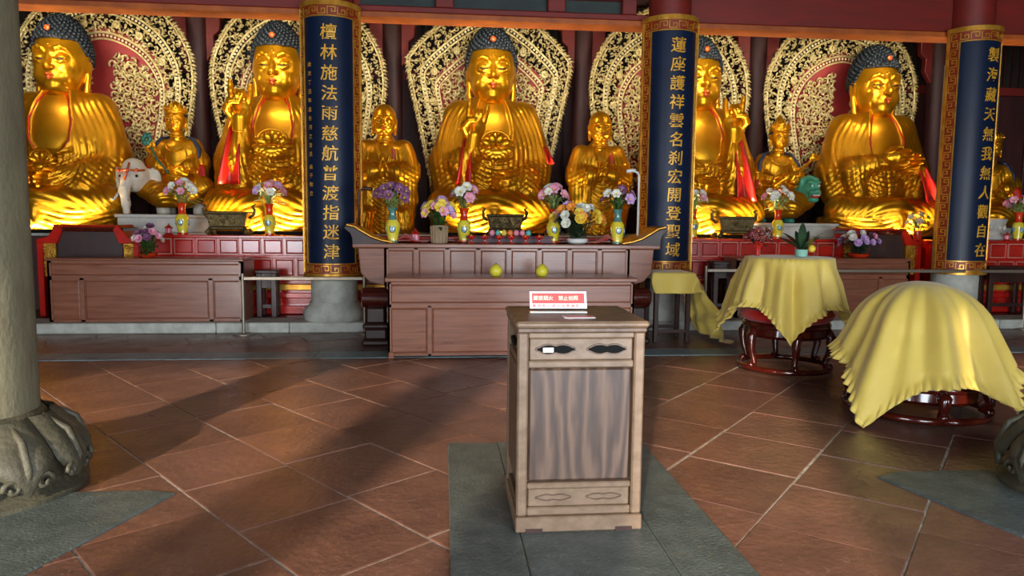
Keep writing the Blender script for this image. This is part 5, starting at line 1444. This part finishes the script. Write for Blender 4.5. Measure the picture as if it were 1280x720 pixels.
MB().lathe([(.05, 0), (.07, .06), (.06, .14), (.05, .13)], 18).build('pot', 'vase_red', t, smooth=True)
bouquet(t, .12, .15, .26, [Wt, Ye, Wt, Ye, Wt, Wt, Ye, Wt], 25, 'leaf_pale', 30, base_r=.04)
# on the middle drum
dd = bpy.data.objects['draped_drum']; dz = dd.location.z+(W(986, 321, 6.95).z-.505)+.006
t = standing('potted plant with broad dark leaves in a mint pot on the middle drum', 1003, 6.82, dz, 'plant'); t.location.z = dz
MB().lathe([(.045, 0), (.055, .005), (.062, .07), (.066, .075), (.056, .072), (.05, .06)], 22).build('pot', 'planter_mint', t, smooth=True)
lm = MB(); rr = random.Random(31)
for i in range(13):
    a = 2*PI*i/13+rr.uniform(-.2, .2); e = rr.uniform(.35, 1.25); d = (math.cos(a)*math.cos(e), math.sin(a)*math.cos(e)*.7, math.sin(e))
    mb = MB(); leaf_mesh(mb, (0, 0, .06), d, rr.uniform(.32, .46), .038, .32); mb.build('leaf', 'leaf_dark', t, smooth='all', fix=False)
MB().ball((.075, -.06, .085), (.035, .035, .038), 12, 8).build('yellow_ornament', 'fl_yellow', t, smooth='all')
t = standing('dark red bunch in red wrapping at the left edge of the middle drum', 948, 7.05, dz)
MB().lathe([(.022, 0), (.014, .03), (.045, .12), (.062, .15), (.05, .14), (.01, .03)], 14, wob=lambda a, z: 1+.12*math.cos(6*a)).build('wrapping', 'satin_red', t, smooth=True)
bouquet(t, .10, .12, .15, [Ma]*14, 26, 'leaf_dark', 22, base_r=.03, leafL=.07, size=.85)
# --- bronze censers
def censer(label, px, Y, z0, w, h):
    x = W(px, 280, Y).x; t = thing('bronze_censer', label, 'incense burner', (x, Y, z0), group='rectangular bronze censers')
    a, b = w/2, w*.27
    MB().add(*(lambda: ([(-a*.86, -b*.86, h*.34), (a*.86, -b*.86, h*.34), (a*.86, b*.86, h*.34), (-a*.86, b*.86, h*.34), (-a, -b, h*.9), (a, -b, h*.9), (a, b, h*.9), (-a, b, h*.9)], [(3, 2, 1, 0), (4, 5, 6, 7), (0, 1, 5, 4), (1, 2, 6, 5), (2, 3, 7, 6), (3, 0, 4, 7)]))()).build('bowl', 'bronze', t, bevel=.012)
    MB().bx(-a*1.06, a*1.06, -b*1.08, b*1.08, h*.88, h).build('rim', 'bronze', t, bevel=.012)
    MB().bx(-a*.92, a*.92, -b*.92, b*.92, h*.22, h*.36).build('waist', 'bronze', t, bevel=.015)
    for sx in (-1, 1):
        for sy in (-1, 1): MB().tube([(sx*a*.8, sy*b*.8, h*.26), (sx*a*.95, sy*b*.95, h*.12), (sx*a*.84, sy*b*.84, 0)], [.03, .036, .022], 8).build('leg', 'bronze', t, smooth='all')
        MB().tube([(sx*a*.98, 0, h*.7), (sx*a*1.2, 0, h*.85), (sx*a*1.24, 0, h*1.1), (sx*a*1.12, 0, h*1.22), (sx*a*1.3, 0, h*1.3)], [.02, .024, .022, .018, .008], 8).build('dragon_handle', 'bronze', t, smooth='all')
    r2 = random.Random(int(px)); g = MB()
    for i in range(26):
        cx, cz = r2.uniform(-a*.8, a*.8), h*r2.uniform(.44, .82); pts = []; a0 = r2.uniform(0, 6.28)
        for k in range(8): th = a0+k*.7; ra = .028*(1-k/9); pts.append((cx+ra*math.cos(th), -b*(.88+.12*(cz/h-.34)/.56)-.004, cz+ra*math.sin(th)))
        g.tube(pts, .007, 5)
    g.build('relief_scrolls', 'bronze_light' if 'bronze_light' in M else 'gilt', t)
censer('carved bronze censer in front of the Buddha with raised hand at left', 287, LY+.22, zl_, .56, .33)
censer('carved bronze censer at the centre of the main altar row', 631, LY+.22, zl_, .52, .33)
censer('carved bronze censer right of the middle inscribed board', 917, LY+.22, zl_, .56, .33)
x = W(1242, 290, 10.5).x; t = thing('stone_censer', 'pale carved stone censer at far right', 'incense burner', (x, LY+.22, zl_))
MB().lathe([(.16, 0), (.2, .02), (.18, .06), (.14, .1), (.2, .2), (.24, .3), (.25, .33), (.22, .32), (.16, .25)], 24, sy=.8).build('bowl', 'marble', t, smooth=True)
for i in range(9): a = 2*PI*i/9; MB().ball((.2*math.cos(a), .16*math.sin(a), .2), (.03, .03, .05), 8, 6).build('relief_petal', 'marble', t, smooth='all')
# --- low purple stand with lotus candles, and red lamp cups on the main altar
xa, xb = W(583, 300, 8.75).x, W(692, 300, 8.75).x
t = thing('low_altar_stand', 'low plum coloured stand along the back of the main altar', 'stand', ((xa+xb)/2, 8.86, RZt)); w = (xb-xa)/2
MB().bx(-w, w, -.09, .09, .06, .085).build('shelf', 'plum_cloth', t, bevel=.005); MB().bx(-w+.02, w-.02, -.085, -.07, 0, .06).build('front_board', 'plum_cloth', t); MB().bx(-w+.02, w-.02, .05, .08, 0, .06).build('back_board', 'plum_cloth', t)
names = ['pink', 'teal', 'yellow', 'orange', 'pink', 'pink', 'teal']; ordn = ['leftmost pink', 'left teal', 'yellow', 'orange', 'middle pink', 'right pink', 'rightmost teal']
for i in range(7):
    px = 615+i*7.6; x = W(px, 290, 8.82).x
    t = thing('lotus_candle', ordn[i]+' lotus candle in the row before the central censer', 'candle', (x, 8.82, RZt+.085), group='row of small lotus candles')
    MB().lathe([(.018, 0), (.03, .012), (.034, .04), (.026, .06), (.008, .075)], 12, wob=lambda a, z: 1+.1*math.cos(6*a)).build('wax', 'candle_'+names[i], t, smooth='all')
    MB().tube([(0, 0, .07), (0, 0, .088)], .003, 5).build('wick', 'grille', t)
for i, px in enumerate((589, 606, 624, 639, 657, 674)):
    x = W(px, 298, 8.55).x
    t = thing('lamp_cup', ['first', 'second', 'third', 'fourth', 'fifth', 'sixth'][i]+' red lotus lamp cup from the left on the main altar', 'lamp', (x, 8.55, RZt), group='red lotus lamp cups')
    MB().lathe([(.04, 0), (.042, .008), (.012, .02), (.010, .045), (.03, .06), (.042, .085), (.036, .085), (.02, .062)], 14).build('stem_and_bowl', 'red_lacquer', t, smooth=True)
    for k in range(6): a = k*PI/3; MB().ball((.034*math.cos(a), .034*math.sin(a), .078), (.012, .012, .022), 6, 5).build('petal', 'red_lacquer', t, smooth='all')
    MB().lathe([(.02, .08), (.02, .10), (.004, .108)], 10).build('candle', 'candle_orange', t, smooth=True)
# offering dishes with red tray
for px, lb, fl in ((516, 'red cloth draped on the main altar beside the teal necked vase, left', 1), (750, 'red cloth draped on the main altar before the old monk', -1)):
    q = W(px, 296, 8.72)
    mb = MB(); mb.grid(16, 12, lambda u, v, f=fl: ((u-.5)*.36, (v-.5)*.3, .004+.10*math.exp(-((u-.5+f*.22)*4)**2)*(1-abs(v-.5))*1.0+.012*abs(math.sin(u*11+v*5))))
    o = mb.build('red_cloth', 'satin_red', None, smooth='all', fix=False, loc=(q.x, 8.72, RZt)); tag(o, lb, 'cloth', 'red cloths on the main altar'); md = o.modifiers.new('c', 'SOLIDIFY'); md.thickness = .004; md.offset = 1
def lantern(label, px, Y, z0, s=1.0):
    x = W(px, 290, Y).x; t = thing('offering_lantern', label, 'lantern', (x, Y, z0), group='small red lanterns'); t.scale = (s,)*3
    MB().lathe([(.06, 0), (.065, .01), (.05, .025)], 8).build('foot', 'red_lacquer', t, smooth=True)
    MB().lathe([(.042, .025), (.042, .10)], 8).build('body', 'fl_pink', t)
    for i in range(8): a = 2*PI*i/8; MB().tube([(.045*math.cos(a), .045*math.sin(a), .025), (.045*math.cos(a), .045*math.sin(a), .10)], .004, 5).build('post', 'red_lacquer', t)
    MB().lathe([(.07, .098), (.06, .112), (.03, .135), (.012, .15), (.014, .165), (.002, .175)], 8).build('roof', 'red_panel', t)
lantern('small red and pink lantern on the main altar beside the orchid basket', 519, 8.78, RZt)
lantern('small dark red lantern on the red ledge beside the leftmost vase', 211, LY+.08, zl_, .9)
lantern('small red lantern on the red ledge at far right', 1259, LY+.08, zl_, .8)
# --- adjustable reading lamps at both ends of the main altar
def desk_lamp(label, px, ytop, s, col):
    b = W(px, 290, 8.8); zt_ = W(px, ytop, 8.8).z-RZt
    t = thing('altar_lamp', label, 'lamp', (b.x, 8.8, RZt), group='altar lamps')
    MB().lathe([(.07, 0), (.07, .015), (.02, .03)], 18).build('foot', col, t, smooth=True)
    MB().tube([(0, 0, .02), (0, 0, zt_-.06), (s*.02, 0, zt_-.015), (s*.07, 0, zt_)], .014, 8).build('pole', col, t, smooth='all')
    MB().lathe([(.012, -.05), (.03, -.04), (.035, .05), (.03, .055)], 14).xf(lambda x, y, z: (s*(.1+z*1.1), y*.9, zt_+.005+x*.7-z*.15)).build('head', col, t, smooth=True)
desk_lamp('pale bent-arm lamp at the right end of the main altar', 797, 214, -1, 'white_paint')
desk_lamp('dark bent-arm lamp at the left end of the main altar', 449, 236, 1, 'dark_wood')
# ================================================================== FLOODLIGHTS for the statues, low on the platform edge, plus added fill behind the beam
def flood(label, x, y, z, target, power, w=.7, col=(1.0, .80, .46), spread=150, stand=0):
    t = thing('floodlight', label, 'lamp', (x, y, z), group='statue floodlights')
    MB().bx(-w/2, w/2, -.035, .03, 0, .05).build('housing', 'grille', t, bevel=.006)
    for s in (-1, 1): MB().bx(s*w*.4-.02, s*w*.4+.02, -.03, .03, -.0, .02).build('bracket', 'steel', t)
    if stand: MB().bx(-.02, .02, -.02, .02, -stand, 0).build('stand', 'grille', t); MB().bx(-.12, .12, -.08, .08, -stand, -stand+.015).build('stand_foot', 'grille', t)
    o = area('flood_fill_beam', (x, y, z+.065), target, w*.9, .05, power, col, spread); return o
for nm, px, pw in (('leftmost Buddha', 88, 54), ('Buddha behind the left board', 345, 54), ('central Buddha', 613, 64), ('Buddha behind the middle board', 872, 54), ('rightmost Buddha', 1083, 54)):
    x = W(px, 290, 11.75).x
    flood('long floodlight on the ledge at the feet of the '+nm, x, 10.81, zl_, (x, 11.35, 3.6), pw, 1.5, spread=105)
# unseen fill lamps added behind the tie beam to brighten halos and statues
for nm, x, pw in (('leftmost Buddha', -5.4, 46), ('left pair of statues', -2.4, 46), ('central Buddha', .75, 46), ('right pair of statues', 3.9, 46), ('rightmost Buddha', 6.9, 46)):
    flood('added fill light behind the tie beam above the '+nm, x, 10.206, 4.13, (x, 12.1, 2.6), pw, 1.2, (1.0, .87, .64), 170)
